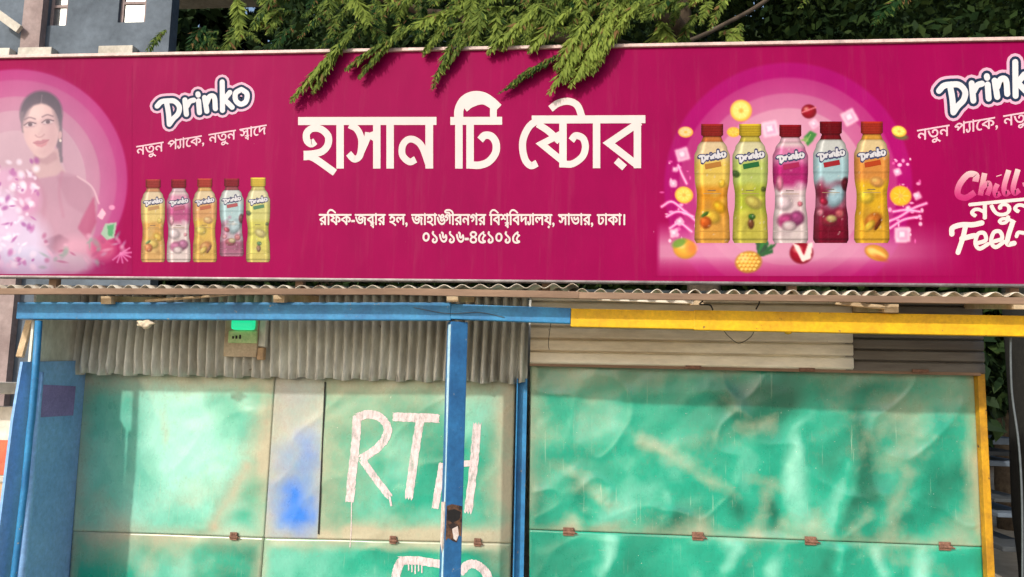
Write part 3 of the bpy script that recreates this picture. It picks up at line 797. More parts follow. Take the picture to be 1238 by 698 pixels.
# --- printed pictures: a fine grid of the board's ink colours
class Ink:
    def __init__(s, x0, y0, x1, y1, step=1.0, base=None):
        s.xs = np.arange(x0, x1 + .01, step); s.ys = np.arange(y0, y1 + .01, step); s.X, s.Y = np.meshgrid(s.xs, s.ys)
        s.dim = 1.0; s.I = np.tile(np.array(base or MAGS, float), s.X.shape + (1,))

    def mix(s, m, c, a=1): s.I = s.I * (1 - (m * a)[..., None]) + np.array(c, float) * (m * a)[..., None]

    def ell(s, cx, cy, rx, ry=None, rot=0, c=(0, 0, 0), soft=.15, a=1, only=None):
        ry = ry or rx; dx, dy = s.X - cx, s.Y - cy; u = (dx * math.cos(rot) + dy * math.sin(rot)) / rx; v = (-dx * math.sin(rot) + dy * math.cos(rot)) / ry
        m_ = np.clip((1 + soft - np.hypot(u, v)) / (2 * soft), 0, 1)
        if only is not None: m_ = m_ * only
        s.mix(m_, c, a); return m_

    def poly(s, pts, c, blur=1, a=1):
        r = np.zeros(s.X.shape, bool); n = len(pts)
        for i in range(n):
            (xa, ya), (xb_, yb2) = pts[i], pts[i - 1]
            if ya == yb2: continue
            r ^= ((ya > s.Y) != (yb2 > s.Y)) & (s.X < (xb_ - xa) * (s.Y - ya) / (yb2 - ya) + xa)
        m_ = r.astype(float)
        for _ in range(blur):
            for ax in (0, 1): m_ = (np.roll(m_, 1, ax) + 2 * m_ + np.roll(m_, -1, ax)) / 4
        s.mix(m_, c, a); return m_

    def line(s, pts, wd, c, soft=.8, a=1):
        cc = catmull(pts, 8); d = np.full(s.X.shape, 1e9)
        for (xa, ya), (xb_, yb2) in zip(cc, cc[1:]):
            vx, vy = xb_ - xa, yb2 - ya; k = np.clip(((s.X - xa) * vx + (s.Y - ya) * vy) / (vx * vx + vy * vy + 1e-9), 0, 1)
            d = np.minimum(d, np.hypot(s.X - xa - k * vx, s.Y - ya - k * vy))
        s.mix(np.clip((wd / 2 + soft - d) / (2 * soft), 0, 1), c, a)

    def build(s, name, k=4):
        nx_, ny_ = len(s.xs), len(s.ys); v = PA(np.stack([s.X.ravel(), s.Y.ravel()], 1), YS - .0006 - .00003 * k)
        i = np.arange(ny_ - 1)[:, None] * nx_ + np.arange(nx_ - 1)[None, :]; i = i.ravel()[:, None]
        f = np.concatenate([i + [0, nx_, nx_ + 1], i + [0, nx_ + 1, 1]], 0)
        c = np.clip(s.I, 0, 255).reshape(-1, 3) / 255 * s.dim; c = np.where(c > .04, ((c + .055) / 1.055) ** 2.4, c / 12.92)
        return fast_mesh(name, v, f, PRINT, sg, c)


RG = np.random.RandomState(3)
# right picture: rings, glowing floor, fruit, ice and splashes round the bottles
K = Ink(790, 72, 1190, 334, 1.0)
for r, c in [(150, (150, 6, 96)), (132, (160, 42, 110)), (113, (172, 78, 128)), (95, (184, 120, 150))]: K.ell(953, 226, r, r, 0, c, .012)
K.ell(953, 190, 60, 55, 0, (200, 154, 176), .8, .6)
fx = np.clip((K.X - 793) / 6, 0, 1) * np.clip((1170 - K.X) / 130, 0, 1); fy = np.clip((K.Y - 268) / 30, 0, 1) * np.clip((336 - K.Y) / 26, 0, 1)
K.mix(fx * fy, (194, 136, 164), .85)
K.mix(fx * np.clip((K.Y - 310) / 24, 0, 1), (150, 16, 86), .6)
for k in range(70):
    sd = RG.rand() < .5; K.ell(RG.normal(822 if sd else 1094, 12), RG.uniform(190, 292), RG.uniform(.8, 3), RG.uniform(.8, 3), 0, [(232, 170, 204), (214, 90, 160), (240, 206, 224)][RG.randint(3)], .4, .8)
for pts in ([(800, 250), (812, 244), (826, 254), (842, 268)], [(806, 262), (820, 256), (838, 262)], [(810, 276), (822, 270), (836, 280)], [(1074, 268), (1088, 262), (1104, 252), (1120, 246)], [(1076, 276), (1092, 266), (1112, 262)], [(1080, 256), (1096, 254), (1112, 256)], [(820, 200), (824, 210), (830, 222)]):
    K.line(pts, 3.2, (222, 120, 180), 1.4, .9); K.line(pts, 1.2, (240, 200, 222), .8, .8)


def slice_(cx, cy, rx, ry, rot, c=(230, 200, 110)):
    K.ell(cx, cy, rx, ry, rot, (206, 150, 50), .1); K.ell(cx - .5, cy - .5, rx * .86, ry * .86, rot, c, .2)
    for q in range(7):
        a = q * .9; K.line([(cx, cy), (cx + rx * .7 * math.cos(a), cy + ry * .7 * math.sin(a))], .5, (240, 224, 160), .5, .5)
    K.ell(cx, cy, rx * .22, ry * .22, rot, (200, 160, 70), .4)


def cube(cx, cy, s_, rot):
    q = lambda k, w_: [(cx + k * s_ * math.cos(rot + a) + w_, cy + k * s_ * math.sin(rot + a) + w_) for a in (0, 1.57, 3.14, 4.71)]
    K.poly(q(1, 0), (226, 186, 204), 2, .9); K.poly(q(.62, .6), (206, 140, 176), 2, .8); K.poly(q(.36, -.4), (238, 214, 224), 1, .8)


def ball(cx, cy, rx, ry, rot, c, hi=(255, 235, 200)):
    m_ = K.ell(cx, cy, rx, ry, rot, np.array(c) * .72, .12); K.ell(cx - .12 * rx, cy - .12 * ry, rx * .8, ry * .8, rot, c, .5, 1, m_); K.ell(cx - .35 * rx, cy - .35 * ry, rx * .3, ry * .25, rot, hi, .8, .5, m_)


for q in ((825, 187, 11, .5), (1027, 142, 12, .3), (1091, 284, 13, .75), (1085, 208, 6, .4), (814, 222, 6, .7), (822, 268, 6, .2), (815, 282, 7, .7), (1109, 237, 6, .3), (931, 156, 13, .6), (1098, 252, 4, .1), (838, 300, 6, .3), (816, 205, 4, .9), (984, 150, 7, .2)): cube(*q)
slice_(896, 134, 13, 13, 0); slice_(829, 160, 9, 6.5, 0, (226, 180, 130)); slice_(887, 160, 8, 6, 0, (222, 170, 60)); slice_(827, 236, 11, 10, .2, (228, 190, 86)); slice_(1089, 237, 13, 12, .2, (216, 166, 40))
K.ell(1089, 165, 9, 4, .2, (96, 88, 56), .3); slice_(1087, 159, 9, 6.5, .2, (226, 200, 90))
ball(978, 135, 9, 8.5, 0, (140, 16, 34)); K.line([(970, 136), (978, 133), (986, 130)], 1.6, (206, 110, 124), .8)
ball(969, 306, 14, 13, 0, (150, 18, 40)); K.poly([(958, 294), (966, 297), (972, 309), (977, 295), (983, 293), (980, 313), (970, 317)], (232, 206, 200), 1)
for dx, dy, g in ((-8, 2, 80), (0, 0, 110), (6, 3, 96), (12, 8, 120), (14, 14, 90), (4, 8, 70), (18, 6, 86)): K.poly([(916, 309), (921 + dx, 287 + dy), (926 + dx * .6, 292 + dy), (922, 310)], (44, g, 52), 1)
ball(905, 317, 16, 13, -.15, (206, 150, 56))
for i in range(6):
    for j in range(5):
        if ((i - 2.4) / 2.7) ** 2 + ((j - 2) / 2.5) ** 2 < 1: K.ell(892 + 5 * i + (j % 2) * 2.5, 308 + 4.4 * j, 1.9, 1.6, 0, (232, 192, 104), .5, .9); K.ell(893.4 + 5 * i + (j % 2) * 2.5, 309.4 + 4.4 * j, 1.1, .9, 0, (150, 90, 40), .6, .6)
ball(828, 301, 14, 12, .2, (226, 160, 60)); K.ell(821, 294, 9, 5, -.4, (96, 136, 56), .3, .9); K.ell(836, 300, 6, 6, .3, (216, 110, 60), .6, .7)
ball(1060, 306, 15, 9, .35, (216, 146, 60)); K.ell(1060, 307, 11, 4, .35, (234, 190, 104), .3, .9); K.ell(1064, 312, 9, 3, .4, (170, 84, 40), .5, .7)
K.poly([(972, 166), (980, 158), (988, 162), (982, 172), (976, 177)], (60, 120, 60), 1); K.poly([(968, 170), (976, 165), (978, 172)], (110, 150, 80), 1); K.line([(973, 174), (980, 163)], .8, (150, 180, 110), .5)
K.build('printed_picture')

# left picture: portrait in front of pale rings, with a splash below
K = Ink(-66, 78, 160, 332, .8)
for r, c in [(134, (160, 54, 116)), (121, (164, 74, 126)), (101, (168, 104, 138)), (84, (174, 130, 152)), (60, (182, 148, 164))]: K.ell(20, 218, r, r, 0, c, .012)
W2 = lambda L: [TW(q) for q in L]
TW = lambda q: (q[0] / 2.794, 90 + q[1] / 2.794)
tw_ = lambda x, y: TW((x, y))
E_ = lambda x, y, rx, ry, rot, c, soft=.15, a=1, only=None: K.ell(*TW((x, y)), rx / 2.794, ry / 2.794, rot, c, soft, a, only)
# hair behind, neck, shoulders
E_(139, 132, 72, 76, .08, (66, 62, 74), .08); K.poly(W2([(68, 130), (92, 120), (86, 200), (74, 196)]), (94, 86, 94), 2); K.poly(W2([(188, 120), (211, 140), (209, 220), (212, 298), (202, 300), (190, 240)]), (70, 66, 78), 2, .9)
K.poly(W2([(114, 262), (196, 250), (203, 300), (226, 340), (160, 380), (96, 342), (112, 305)]), (186, 150, 152), 3)
K.poly(W2([(116, 272), (190, 262), (196, 286), (160, 306), (122, 296)]), (158, 118, 126), 4, .8)
K.poly(W2([(60, 335), (104, 322), (130, 352), (190, 342), (208, 328), (262, 342), (306, 374), (330, 430), (322, 520), (300, 600), (120, 600), (60, 560), (46, 420)]), (164, 116, 140), 4)
K.poly(W2([(190, 346), (262, 345), (306, 380), (320, 450), (280, 470), (230, 440)]), (150, 98, 124), 6, .8); K.line(W2([(210, 330), (200, 400), (214, 480)]), 3, (156, 86, 116), 2, .5); K.line(W2([(120, 352), (150, 420), (140, 520)]), 4, (156, 90, 120), 3, .5); K.line(W2([(262, 345), (310, 380), (334, 436)]), 1.6, (220, 186, 196), 1.2, .8)
K.poly(W2([(280, 480), (318, 410), (326, 500), (296, 560), (262, 520)]), (150, 40, 86), 4, .9); K.poly(W2([(150, 560), (200, 540), (236, 560), (206, 610), (168, 610)]), (112, 62, 88), 4, .9)
# face
th = np.linspace(0, 2 * math.pi, 44)[:-1]
face = [(139 + 60 * (1 - .24 * max(0, math.sin(t)) ** 2) * math.cos(t) + 3 * math.sin(t), 188 + (95 if math.sin(t) > 0 else 98) * math.sin(t)) for t in th]
fm = K.poly(W2(face), (214, 180, 176), 3)
E_(176, 205, 30, 95, .1, (186, 144, 148), .7, .75, fm); E_(92, 230, 16, 60, -.1, (196, 156, 156), .8, .6, fm); E_(124, 130, 44, 26, 0, (226, 196, 190), .9, .7, fm); E_(115, 220, 18, 18, 0, (226, 182, 178), .9, .7, fm)
E_(142, 262, 30, 10, 0, (190, 150, 152), .8, .5, fm); K.poly(W2([(78, 150), (84, 108), (112, 88), (138, 84), (168, 90), (196, 116), (202, 156), (186, 120), (160, 104), (139, 98), (114, 106), (92, 124)]), (68, 62, 74), 3, .95); K.line(W2([(139, 96), (142, 70)]), .8, (150, 128, 134), .8, .5); E_(84, 130, 12, 44, .35, (100, 86, 96), .6, .8, fm); E_(194, 135, 12, 48, -.25, (96, 84, 92), .6, .8, fm)
for ex, ey in ((101, 170), (161, 161)):
    E_(ex, ey - 2, 21, 11, -.1, (172, 136, 142), .6, .7)
    K.line(W2([(ex - 18, ey - 17), (ex - 1, ey - 24), (ex + 18, ey - 19)]), 1.6, (100, 80, 88), .9, .9)
    E_(ex, ey, 17, 6.5, -.1, (208, 192, 196), .3, .9); E_(ex + 1, ey - .5, 7.5, 7, 0, (66, 54, 62), .25)
    K.line(W2([(ex - 19, ey + 2), (ex - 2, ey - 8), (ex + 20, ey - 4)]), 1.4, (70, 54, 62), .7, .95); K.line(W2([(ex - 14, ey + 8), (ex + 14, ey + 6)]), .8, (150, 112, 120), .9, .6)
E_(203, 206, 6, 14, .1, (190, 150, 150), .3); E_(204, 224, 4, 5, 0, (226, 214, 200), .3)
K.line(W2([(143, 182), (141, 192), (131, 203)]), 1.4, (190, 150, 150), 1.6, .6); K.line(W2([(120, 206), (128, 212), (140, 211), (150, 203)]), 1.3, (160, 112, 118), 1, .8)
K.poly(W2([(110, 231), (128, 223), (137, 226), (146, 220), (168, 220), (150, 232), (138, 235), (124, 235)]), (168, 98, 112), 1, .95); K.poly(W2([(114, 233), (138, 236), (165, 223), (155, 240), (140, 247), (124, 243)]), (190, 116, 126), 1, .95); K.line(W2([(112, 232), (138, 235), (166, 221)]), .7, (130, 70, 84), .5, .8)
K.mix(np.ones_like(K.X) * np.clip((1.25 - np.hypot((K.X - 40) / 90, (K.Y - 240) / 130)) * 2, 0, 1), (184, 166, 180), .38)  # pale veil over the portrait: reflection haze mixed into the ink
# splash, fruit
for cx, cy, rx, ry, c in ((60, 560, 95, 90, (196, 184, 212)), (10, 470, 70, 80, (198, 176, 206)), (90, 640, 110, 50, (186, 188, 214)), (262, 600, 70, 52, (194, 146, 168)), (240, 640, 70, 34, (176, 164, 178)), (350, 590, 46, 40, (180, 80, 120)), (24, 350, 50, 34, (196, 156, 186)), (96, 420, 40, 60, (190, 140, 174))): E_(cx, cy, rx, ry, 0, c, .35, .9)
for k in range(190):
    E_(RG.uniform(-120, 130), RG.uniform(290, 660), RG.uniform(3, 14), RG.uniform(3, 12), RG.uniform(0, 3), [(216, 204, 222), (166, 100, 156), (206, 182, 208), (150, 84, 146), (224, 216, 230)][RG.randint(5)], .5, .75)
for k in range(40): E_(RG.uniform(140, 420), RG.uniform(540, 660), RG.uniform(4, 18), RG.uniform(3, 9), RG.uniform(0, 3), [(206, 160, 184), (150, 70, 110), (176, 150, 176), (120, 150, 140)][RG.randint(4)], .6, .55)
K.poly(W2([(340, 540), (356, 505), (394, 500), (386, 552), (360, 560)]), (150, 186, 160), 1, .9); K.poly(W2([(362, 512), (386, 506), (380, 548), (366, 546)]), (76, 146, 100), 1, .9)
K.poly(W2([(328, 480), (345, 452), (358, 470), (345, 492)]), (220, 170, 190), 1); E_(378, 450, 10, 8, 0, (206, 136, 172), .3)
for k in range(7):
    a = -.6 + k * .5; K.line(W2([(408, 605), (408 + 36 * math.cos(a), 605 + 32 * math.sin(a))]), 1.8, (206, 116, 168), .9, .9)
K.mix(np.clip((K.Y - 300) / 34, 0, 1) * np.clip((180 - K.X) / 60, 0, 1), (120, 60, 100), .45)
K.build('printed_portrait')

# --- title, stroke by stroke
TC6 = lambda q: (340 + q[0] / 5.158, 95 + q[1] / 5.158)
TC7 = lambda q: (580 + q[0] / 5.168, 95 + q[1] / 5.168)
A.begin()
for pts, wd, sm in [
    ([(105, 266), (968, 265)], 50, 0), ([(212, 392), (186, 408), (160, 385), (160, 340), (195, 312), (250, 318), (292, 360), (290, 415), (255, 455), (200, 470), (140, 474)], 44, 1),
    ([(140, 488), (200, 495), (335, 588)], 44, 1), ([(367, 285), (367, 562)], 46, 0),
    ([(425, 290), (470, 315), (498, 370), (500, 430), (488, 485), (455, 503), (420, 468)], 42, 1), ([(490, 480), (520, 415), (545, 365), (600, 340)], 38, 1), ([(520, 352), (560, 360), (600, 385)], 38, 1), ([(596, 285), (596, 562)], 46, 0),
    ([(679, 285), (679, 562)], 46, 0), ([(923, 285), (923, 562)], 48, 0),
    ([(838, 505), (800, 520), (757, 480), (757, 420), (790, 382), (835, 385), (880, 430), (922, 545)], 42, 1)]:
    A.put(ribbon(pts, wd, bool(sm)), WHT, .6, TC6)
for pts, wd, sm in [
    ([(544.5, 146.4), (607, 146.2)], 9.6, 0), ([(554.8, 147), (554.8, 204)], 9, 0), ([(554.8, 147), (555, 133), (561, 121.5), (572, 116), (584, 117), (594, 123), (602.5, 131)], 11, 1),
    ([(562, 132), (570, 126), (584, 122.5), (597, 129)], 8, 1), ([(596.5, 126), (596.5, 146)], 8.2, 0), ([(568.3, 150), (568.3, 204)], 9, 0),
    ([(568, 199.6), (580, 199.8), (591, 195.5), (599, 185), (599.5, 173), (594, 165), (586, 164), (580.5, 169.5)], 9, 1)]:
    A.put(ribbon(pts, wd, bool(sm)), WHT, .6)
for pts, wd, sm in [
    ([(325, 257), (1035, 255)], 50, 0), ([(360, 262), (310, 300), (274, 370), (268, 440), (285, 510), (320, 545), (358, 530)], 44, 1),
    ([(442, 190), (490, 155), (555, 143), (610, 170), (640, 245)], 44, 1), ([(520, 280), (520, 556)], 46, 0), ([(362, 285), (430, 330), (500, 395)], 42, 1),
    ([(505, 348), (386, 410), (515, 515)], 41, 0),
    ([(520, 535), (580, 533), (640, 490), (660, 430), (645, 375), (600, 358), (572, 388)], 43, 1), ([(730, 280), (730, 561)], 46, 0), ([(985, 280), (985, 561)], 46, 0),
    ([(1002, 272), (806, 404), (988, 545)], 45, 0), ([(852, 512), (905, 558)], 44, 0)]:
    A.put(ribbon(pts, wd, bool(sm)), WHT, .6, TC7)
A.end('shop_name', sg)

# --- small Bengali lines set from the built-in font glyphs, joined letters stacked by hand
GL = {}


def glyph(ch):
    """outline of one letter of the built-in font: every stroke contour filled on its own"""
    from mathutils.geometry import tessellate_polygon
    if ch not in GL:
        c = bpy.data.curves.new('glyph', 'FONT'); c.resolution_u = 3; o = bpy.data.objects.new('glyph', c); COL.objects.link(o)

        def contours(t):
            c.body = t; dg = bpy.context.evaluated_depsgraph_get(); dg.update()
            cv = o.evaluated_get(dg).to_curve(dg); out = []
            for sp in cv.splines:
                bp = sp.bezier_points; pts = []
                for i in range(len(bp)):
                    p, q = bp[i], bp[(i + 1) % len(bp)]
                    P0, P1, P2, P3 = [np.array(w_[:2]) for w_ in (p.co, p.handle_right, q.handle_left, q.co)]
                    k = 1 if (p.handle_right_type == 'VECTOR' and q.handle_left_type == 'VECTOR') else 4
                    for j in range(k):
                        u = j / k; pts.append((1 - u) ** 3 * P0 + 3 * u * (1 - u) ** 2 * P1 + 3 * u * u * (1 - u) * P2 + u ** 3 * P3)
                if len(pts) > 2: out.append(pts)
            return out
        cs = contours(ch); w2 = contours(ch + ch)
        xm_ = lambda L: max(q[0] for k in L for q in k)
        adv = xm_(w2) - xm_(cs)
        from mathutils.geometry import delaunay_2d_cdt
        pts = [q for p in cs for q in p]; ed = []; n0 = 0
        for p in cs:
            ed += [(n0 + i, n0 + (i + 1) % len(p)) for i in range(len(p))]; n0 += len(p)
        res = delaunay_2d_cdt([Vector((float(q[0]), float(q[1]))) for q in pts], ed, [], 0, 1e-5)
        vv = [(q.x, q.y) for q in res[0]]; ff = []

        def wind(x, y):
            wn = 0
            for p in cs:
                for i in range(len(p)):
                    (xa, ya), (xb_, yb2) = p[i - 1], p[i]; cr_ = (xb_ - xa) * (y - ya) - (x - xa) * (yb2 - ya)
                    if ya <= y < yb2 and cr_ > 0: wn += 1
                    elif yb2 <= y < ya and cr_ < 0: wn -= 1
            return wn
        for t in res[2]:
            x = sum(vv[i][0] for i in t) / len(t); y = sum(vv[i][1] for i in t) / len(t)
            if wind(x, y) != 0: ff.append(tuple(t))
        pieces = [(vv, ff)]
        bpy.data.objects.remove(o); bpy.data.curves.remove(c)
        GL[ch] = (pieces, adv)
    return GL[ch]


def bengali(s):
    """(verts, faces) pieces in em units, letters in visual order; ^x = x tucked below, ~ = ya-phala, +x = x joined narrow"""
    out = []; pen = 0; i = 0

    def put(ch, fn):
        pcs, a = glyph(ch)
        for v, f in pcs: out.append(([fn(x, y) for x, y in v], f))
        return a
    while i < len(s):
        ch = s[i]
        if ch == ' ': pen += .3
        elif ch == '^':
            i += 1; a = glyph(s[i])[1]; k = .5; p0 = pen - a * k - .02
            put(s[i], lambda x, y: (p0 + x * k, (y - .622) * k + .13))
        elif ch == '~':
            v, f = ribbon([(pen + .03, .2), (pen + .06, .06), (pen + .16, .04), (pen + .22, .18), (pen + .2, .4), (pen + .22, .60)], .075, True, 5)
            out.append(([tuple(q) for q in v], f)); out.append(([(pen - .02, .622), (pen - .02, .555), (pen + .32, .555), (pen + .32, .622)], [(0, 1, 2, 3)])); pen += .3
        elif ch == '+':
            i += 1; k = .8; p0 = pen - .1
            pen += put(s[i], lambda x, y: (p0 + x * k, y * .9 + .06)) * k - .1
        elif ch in 'ুূ': put(ch, lambda x, y: (pen + x, y))
        else: pen += put(ch, lambda x, y: (pen + x, y))
        i += 1
    return out, pen


def set_line(s, x0, y0, x1, y1, head, name, col=WHT, fat=0.0, hy=.622, keep=None):
    """line whose headline runs (x0,y0)-(x1,y1) in the photo, head = px from headline to baseline"""
    pcs, pen = bengali(s); dx, dy = x1 - x0, y1 - y0; L = math.hypot(dx, dy); ux, uy = dx / L, dy / L; k = L / pen; h = head / hy
    A.begin(); base = A.k
    offs = [(0, 0)] if not fat else [(-fat, 0), (fat, 0), (0, -fat), (0, fat)]
    for n, (v, f) in enumerate(pcs):
        for m_, (ox, oy) in enumerate(offs):
            A.k = base + (n % 7) * 4 + m_
            t = [(x0 + ux * k * x + ox - uy * 0 + 0 * y, y0 + uy * k * x + (hy - y) * h + oy) for x, y in v]
            A.put((t, f), col, .2)
    return A.end(name, sg)


ADDR = 'রিফক-জব^বার হল, জাহাঙ+গীরনগর িবশ^বিবদ~ালয়, সাভার, ঢাকা।'
set_line(ADDR, 386, 259.3, 757, 259.5, 12.6, 'address_line', fat=.42)
set_line('০১৬১৬-৪৫১০১৫', 510, 281.5, 629, 282, 12.4, 'phone_number', fat=.42, hy=.545)
SLOG = 'নতুন প~ােক, নতুন স^বােদ'
set_line(SLOG, 165, 177, 322, 151, 11.2, 'slogan', (214, 176, 190), fat=.25)
set_line(SLOG, 1109, 157.5, 1296, 126, 13, 'slogan', (214, 176, 190), fat=.25)
# --- fruit-drink logo, strokes in a small system of its own
LOGO = [[(232, 282), (262, 252), (310, 244)], [(300, 262), (312, 330), (318, 405)], [(290, 248), (350, 246), (388, 285), (380, 335), (345, 372), (318, 410)], [(428, 238), (438, 340)], [(440, 285), (462, 250), (490, 240)],
        [(524, 245), (530, 328)], [(519, 196), (521, 205)], [(566, 222), (582, 318)], [(580, 262), (602, 215), (634, 220), (642, 300)], [(690, 112), (692, 312)], [(744, 186), (700, 240)], [(702, 232), (760, 290)],
        [(825, 165), (785, 190), (785, 240), (818, 268), (856, 250), (864, 195), (825, 165)]]


def logo(tf, name, parent, w=(104, 70, 36), cols=((206, 164, 188), (34, 48, 74), (206, 206, 212)), art=None):
    own = art is None
    if own: A.begin()
    for wd, c in zip(w, cols):
        for s in LOGO:
            A.put(ribbon(s, wd, True, 5), c, .35, tf)
            if wd != w[-1] or own:
                for e in (s[0], s[-1]): A.put(disc2(e[0], e[1], wd / 2, n=12), c, .35, tf)
    if own: return A.end(name, parent)


logo(lambda q: (150 + q[0] / 5.816, 80 + q[1] / 5.816), 'brand_logo', sg)
logo(lambda q: (1135.9 + (q[0] - 235) / 5.816 * 1.17, 107.5 + (q[1] - 270) / 5.816 * 1.19), 'brand_logo', sg)
# --- Chill / notun / Feel at the right end
TR = lambda q: (1120 + q[0] / 5.37, 190 + q[1] / 5.37)
A.begin()
CH = [([(318, 160), (322, 118), (270, 115), (215, 180), (205, 245), (255, 265), (315, 230)], 40), ([(378, 105), (350, 250)], 35), ([(352, 215), (400, 170), (412, 200), (395, 250)], 33), ([(462, 175), (445, 215), (452, 250), (480, 235)], 33), ([(470, 118), (472, 124)], 36),
      ([(535, 85), (505, 190), (512, 240), (540, 225)], 34), ([(595, 80), (565, 190), (572, 235), (605, 215)], 34), ([(625, 180), (665, 172)], 26)]
for pts, wd in CH:
    v, f = ribbon(pts, wd, True, 6); v = [TR(q) for q in v]
    cc = [tuple(np.array((222, 196, 190)) * (1 - k) + np.array((180, 40, 106)) * k) for k in [min(1, max(0, (q[1] - 205) / 34)) for q in v]]
    A.putc([tuple(q) for q in v], f, cc)
A.end('tag_line', sg)
set_line('নতুন', 1172, 246.5, 1248, 239, 20, 'tag_line', (222, 204, 202), fat=.95)
A.begin()
for pts, wd in [([(165, 500), (170, 460), (230, 440), (300, 440), (360, 428)], 34), ([(255, 445), (235, 530), (205, 620)], 32), ([(230, 530), (310, 510)], 34), ([(330, 560), (385, 540), (375, 495), (335, 500), (318, 560), (345, 595), (400, 565)], 26),
                ([(430, 550), (490, 530), (478, 485), (438, 490), (420, 550), (450, 585), (505, 550)], 26), ([(560, 425), (530, 520), (528, 565), (570, 560)], 32), ([(585, 515), (600, 490), (660, 500)], 24)]:
    A.put(ribbon(pts, wd, True, 6), (222, 204, 202), .6, TR)
    for e in (pts[0], pts[-1]): A.put(disc2(e[0], e[1], wd / 2, n=12), (222, 204, 202), .4, TR)
A.end('tag_line', sg)


# --- printed bottles
def bottle(cx, top, bot, hw, cap, neck, bands, fruit, logo_ribbon):
    A.begin(); H = bot - top; V = []; C = []; Fc = []
    def half(t):
        if t < .10: return .62
        if t < .125: return .52
        ks = [(.125, .56), (.20, .84), (.27, 1.0), (.40, 1.0), (.46, .98), (.60, .86), (.68, .87), (.80, .97), (.97, 1.0), (1.0, .9)]
        for (a, x), (b, y) in zip(ks, ks[1:]):
            if a <= t <= b:
                u = (t - a) / (b - a); u = u * u * (3 - 2 * u); return x + (y - x) * u
        return .9
    rows = 96; cols = 28
    rng = np.random.RandomState(int(cx))
    for j in range(rows + 1):
        t = j / rows
        if t < .105: base = np.array(cap, float) * (1.2 if t < .02 else (1.0 if j % 2 else .86))
        elif t < .15: base = np.array(neck, float)
        else:
            base = np.array(bands[-1][1], float)
            for (a, ca), (b, cb) in zip(bands, bands[1:]):
                if a <= t < b:
                    u = min(1, max(0, (t - a) / (b - a) * 3 - 1)); base = np.array(ca) * (1 - u) + np.array(cb) * u
            if t < bands[0][0]: base = np.array(bands[0][1], float)
        for i in range(cols + 1):
            s = i / cols * 2 - 1
            V.append((cx + s * hw * half(t), top + H * t)); C.append(base)
    V_ = np.array(V); C = np.array(C); k = hw / 21
    sg1 = np.tile(np.linspace(-1, 1, cols + 1), rows + 1); tt = np.repeat(np.linspace(0, 1, rows + 1), cols + 1)

    def soft(x, y, rx, ry, rot, c, sf=.25, a=1):
        nonlocal C
        dx, dy = V_[:, 0] - x, V_[:, 1] - y; u = (dx * math.cos(rot) + dy * math.sin(rot)) / rx; v = (-dx * math.sin(rot) + dy * math.cos(rot)) / ry
        m_ = np.clip((1 + sf - np.hypot(u, v)) / (2 * sf), 0, 1) * a * (tt > .14); C = C * (1 - m_[:, None]) + np.array(c, float) * m_[:, None]
    # liquid swirl, fruit with a lit and a dark side, drops
    ink = np.array(bands[-2][1], float)
    for q in range(16):
        f_ = rng.uniform(.5, .92); soft(cx + rng.uniform(-.8, .8) * hw, top + f_ * H, rng.uniform(2, 6) * k, rng.uniform(2, 9) * k, rng.uniform(0, 3), np.clip(ink * rng.uniform(.72, 1.28), 0, 245), .6, .5)
    for fx, fy, rx, ry, rot, c in fruit:
        c = np.array(c, float); x, y = cx + fx * hw, top + fy * H
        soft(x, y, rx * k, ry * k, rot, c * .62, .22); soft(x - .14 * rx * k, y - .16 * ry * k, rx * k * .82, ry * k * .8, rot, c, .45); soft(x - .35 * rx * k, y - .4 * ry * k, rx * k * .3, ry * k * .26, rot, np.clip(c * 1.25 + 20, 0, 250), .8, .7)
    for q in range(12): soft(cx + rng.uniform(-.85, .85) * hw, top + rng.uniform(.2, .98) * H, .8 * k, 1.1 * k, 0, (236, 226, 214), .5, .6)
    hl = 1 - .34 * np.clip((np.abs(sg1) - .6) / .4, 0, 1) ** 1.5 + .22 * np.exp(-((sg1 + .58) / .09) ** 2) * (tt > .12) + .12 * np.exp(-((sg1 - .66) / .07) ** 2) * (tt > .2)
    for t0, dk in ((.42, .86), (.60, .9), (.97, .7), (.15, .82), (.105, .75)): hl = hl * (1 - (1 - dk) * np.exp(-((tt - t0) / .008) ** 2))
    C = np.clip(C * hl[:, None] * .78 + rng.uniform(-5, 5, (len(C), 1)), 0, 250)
    for j in range(rows):
        for i in range(cols):
            a = j * (cols + 1) + i; Fc.append((a, a + 1, a + cols + 2, a + cols + 1))
    A.putc(V, Fc, C)
    A.put(([(cx - .25 * hw, top + .555 * H), (cx + .2 * hw, top + .555 * H), (cx + .2 * hw, top + .562 * H), (cx - .25 * hw, top + .562 * H)], [(0, 1, 2, 3)]), (90, 80, 70))
    A.put(ribbon([(cx - .5 * hw, top + .585 * H), (cx + .5 * hw, top + .585 * H)], .7 * k, False), (140, 120, 90))
    lk = 1.5 * hw / 640
    tf = lambda q: (cx + (q[0] - 550) * lk, top + .275 * H + (q[1] - 265) * lk)
    logo(tf, None, None, (95, 50), ((60, 62, 92), (186, 186, 192)), art=True)
    A.put(ribbon([(cx - .4 * hw, top + .36 * H), (cx + .5 * hw, top + .335 * H)], 6.0 * k, False), tuple(q * .8 for q in logo_ribbon))
    A.put(ribbon([(cx - .95 * hw, top + .90 * H), (cx + .95 * hw, top + .90 * H)], .9 * k, False), tuple(np.array(bands[-1][1]) * .72))
    return A.end('printed_bottle', sg)


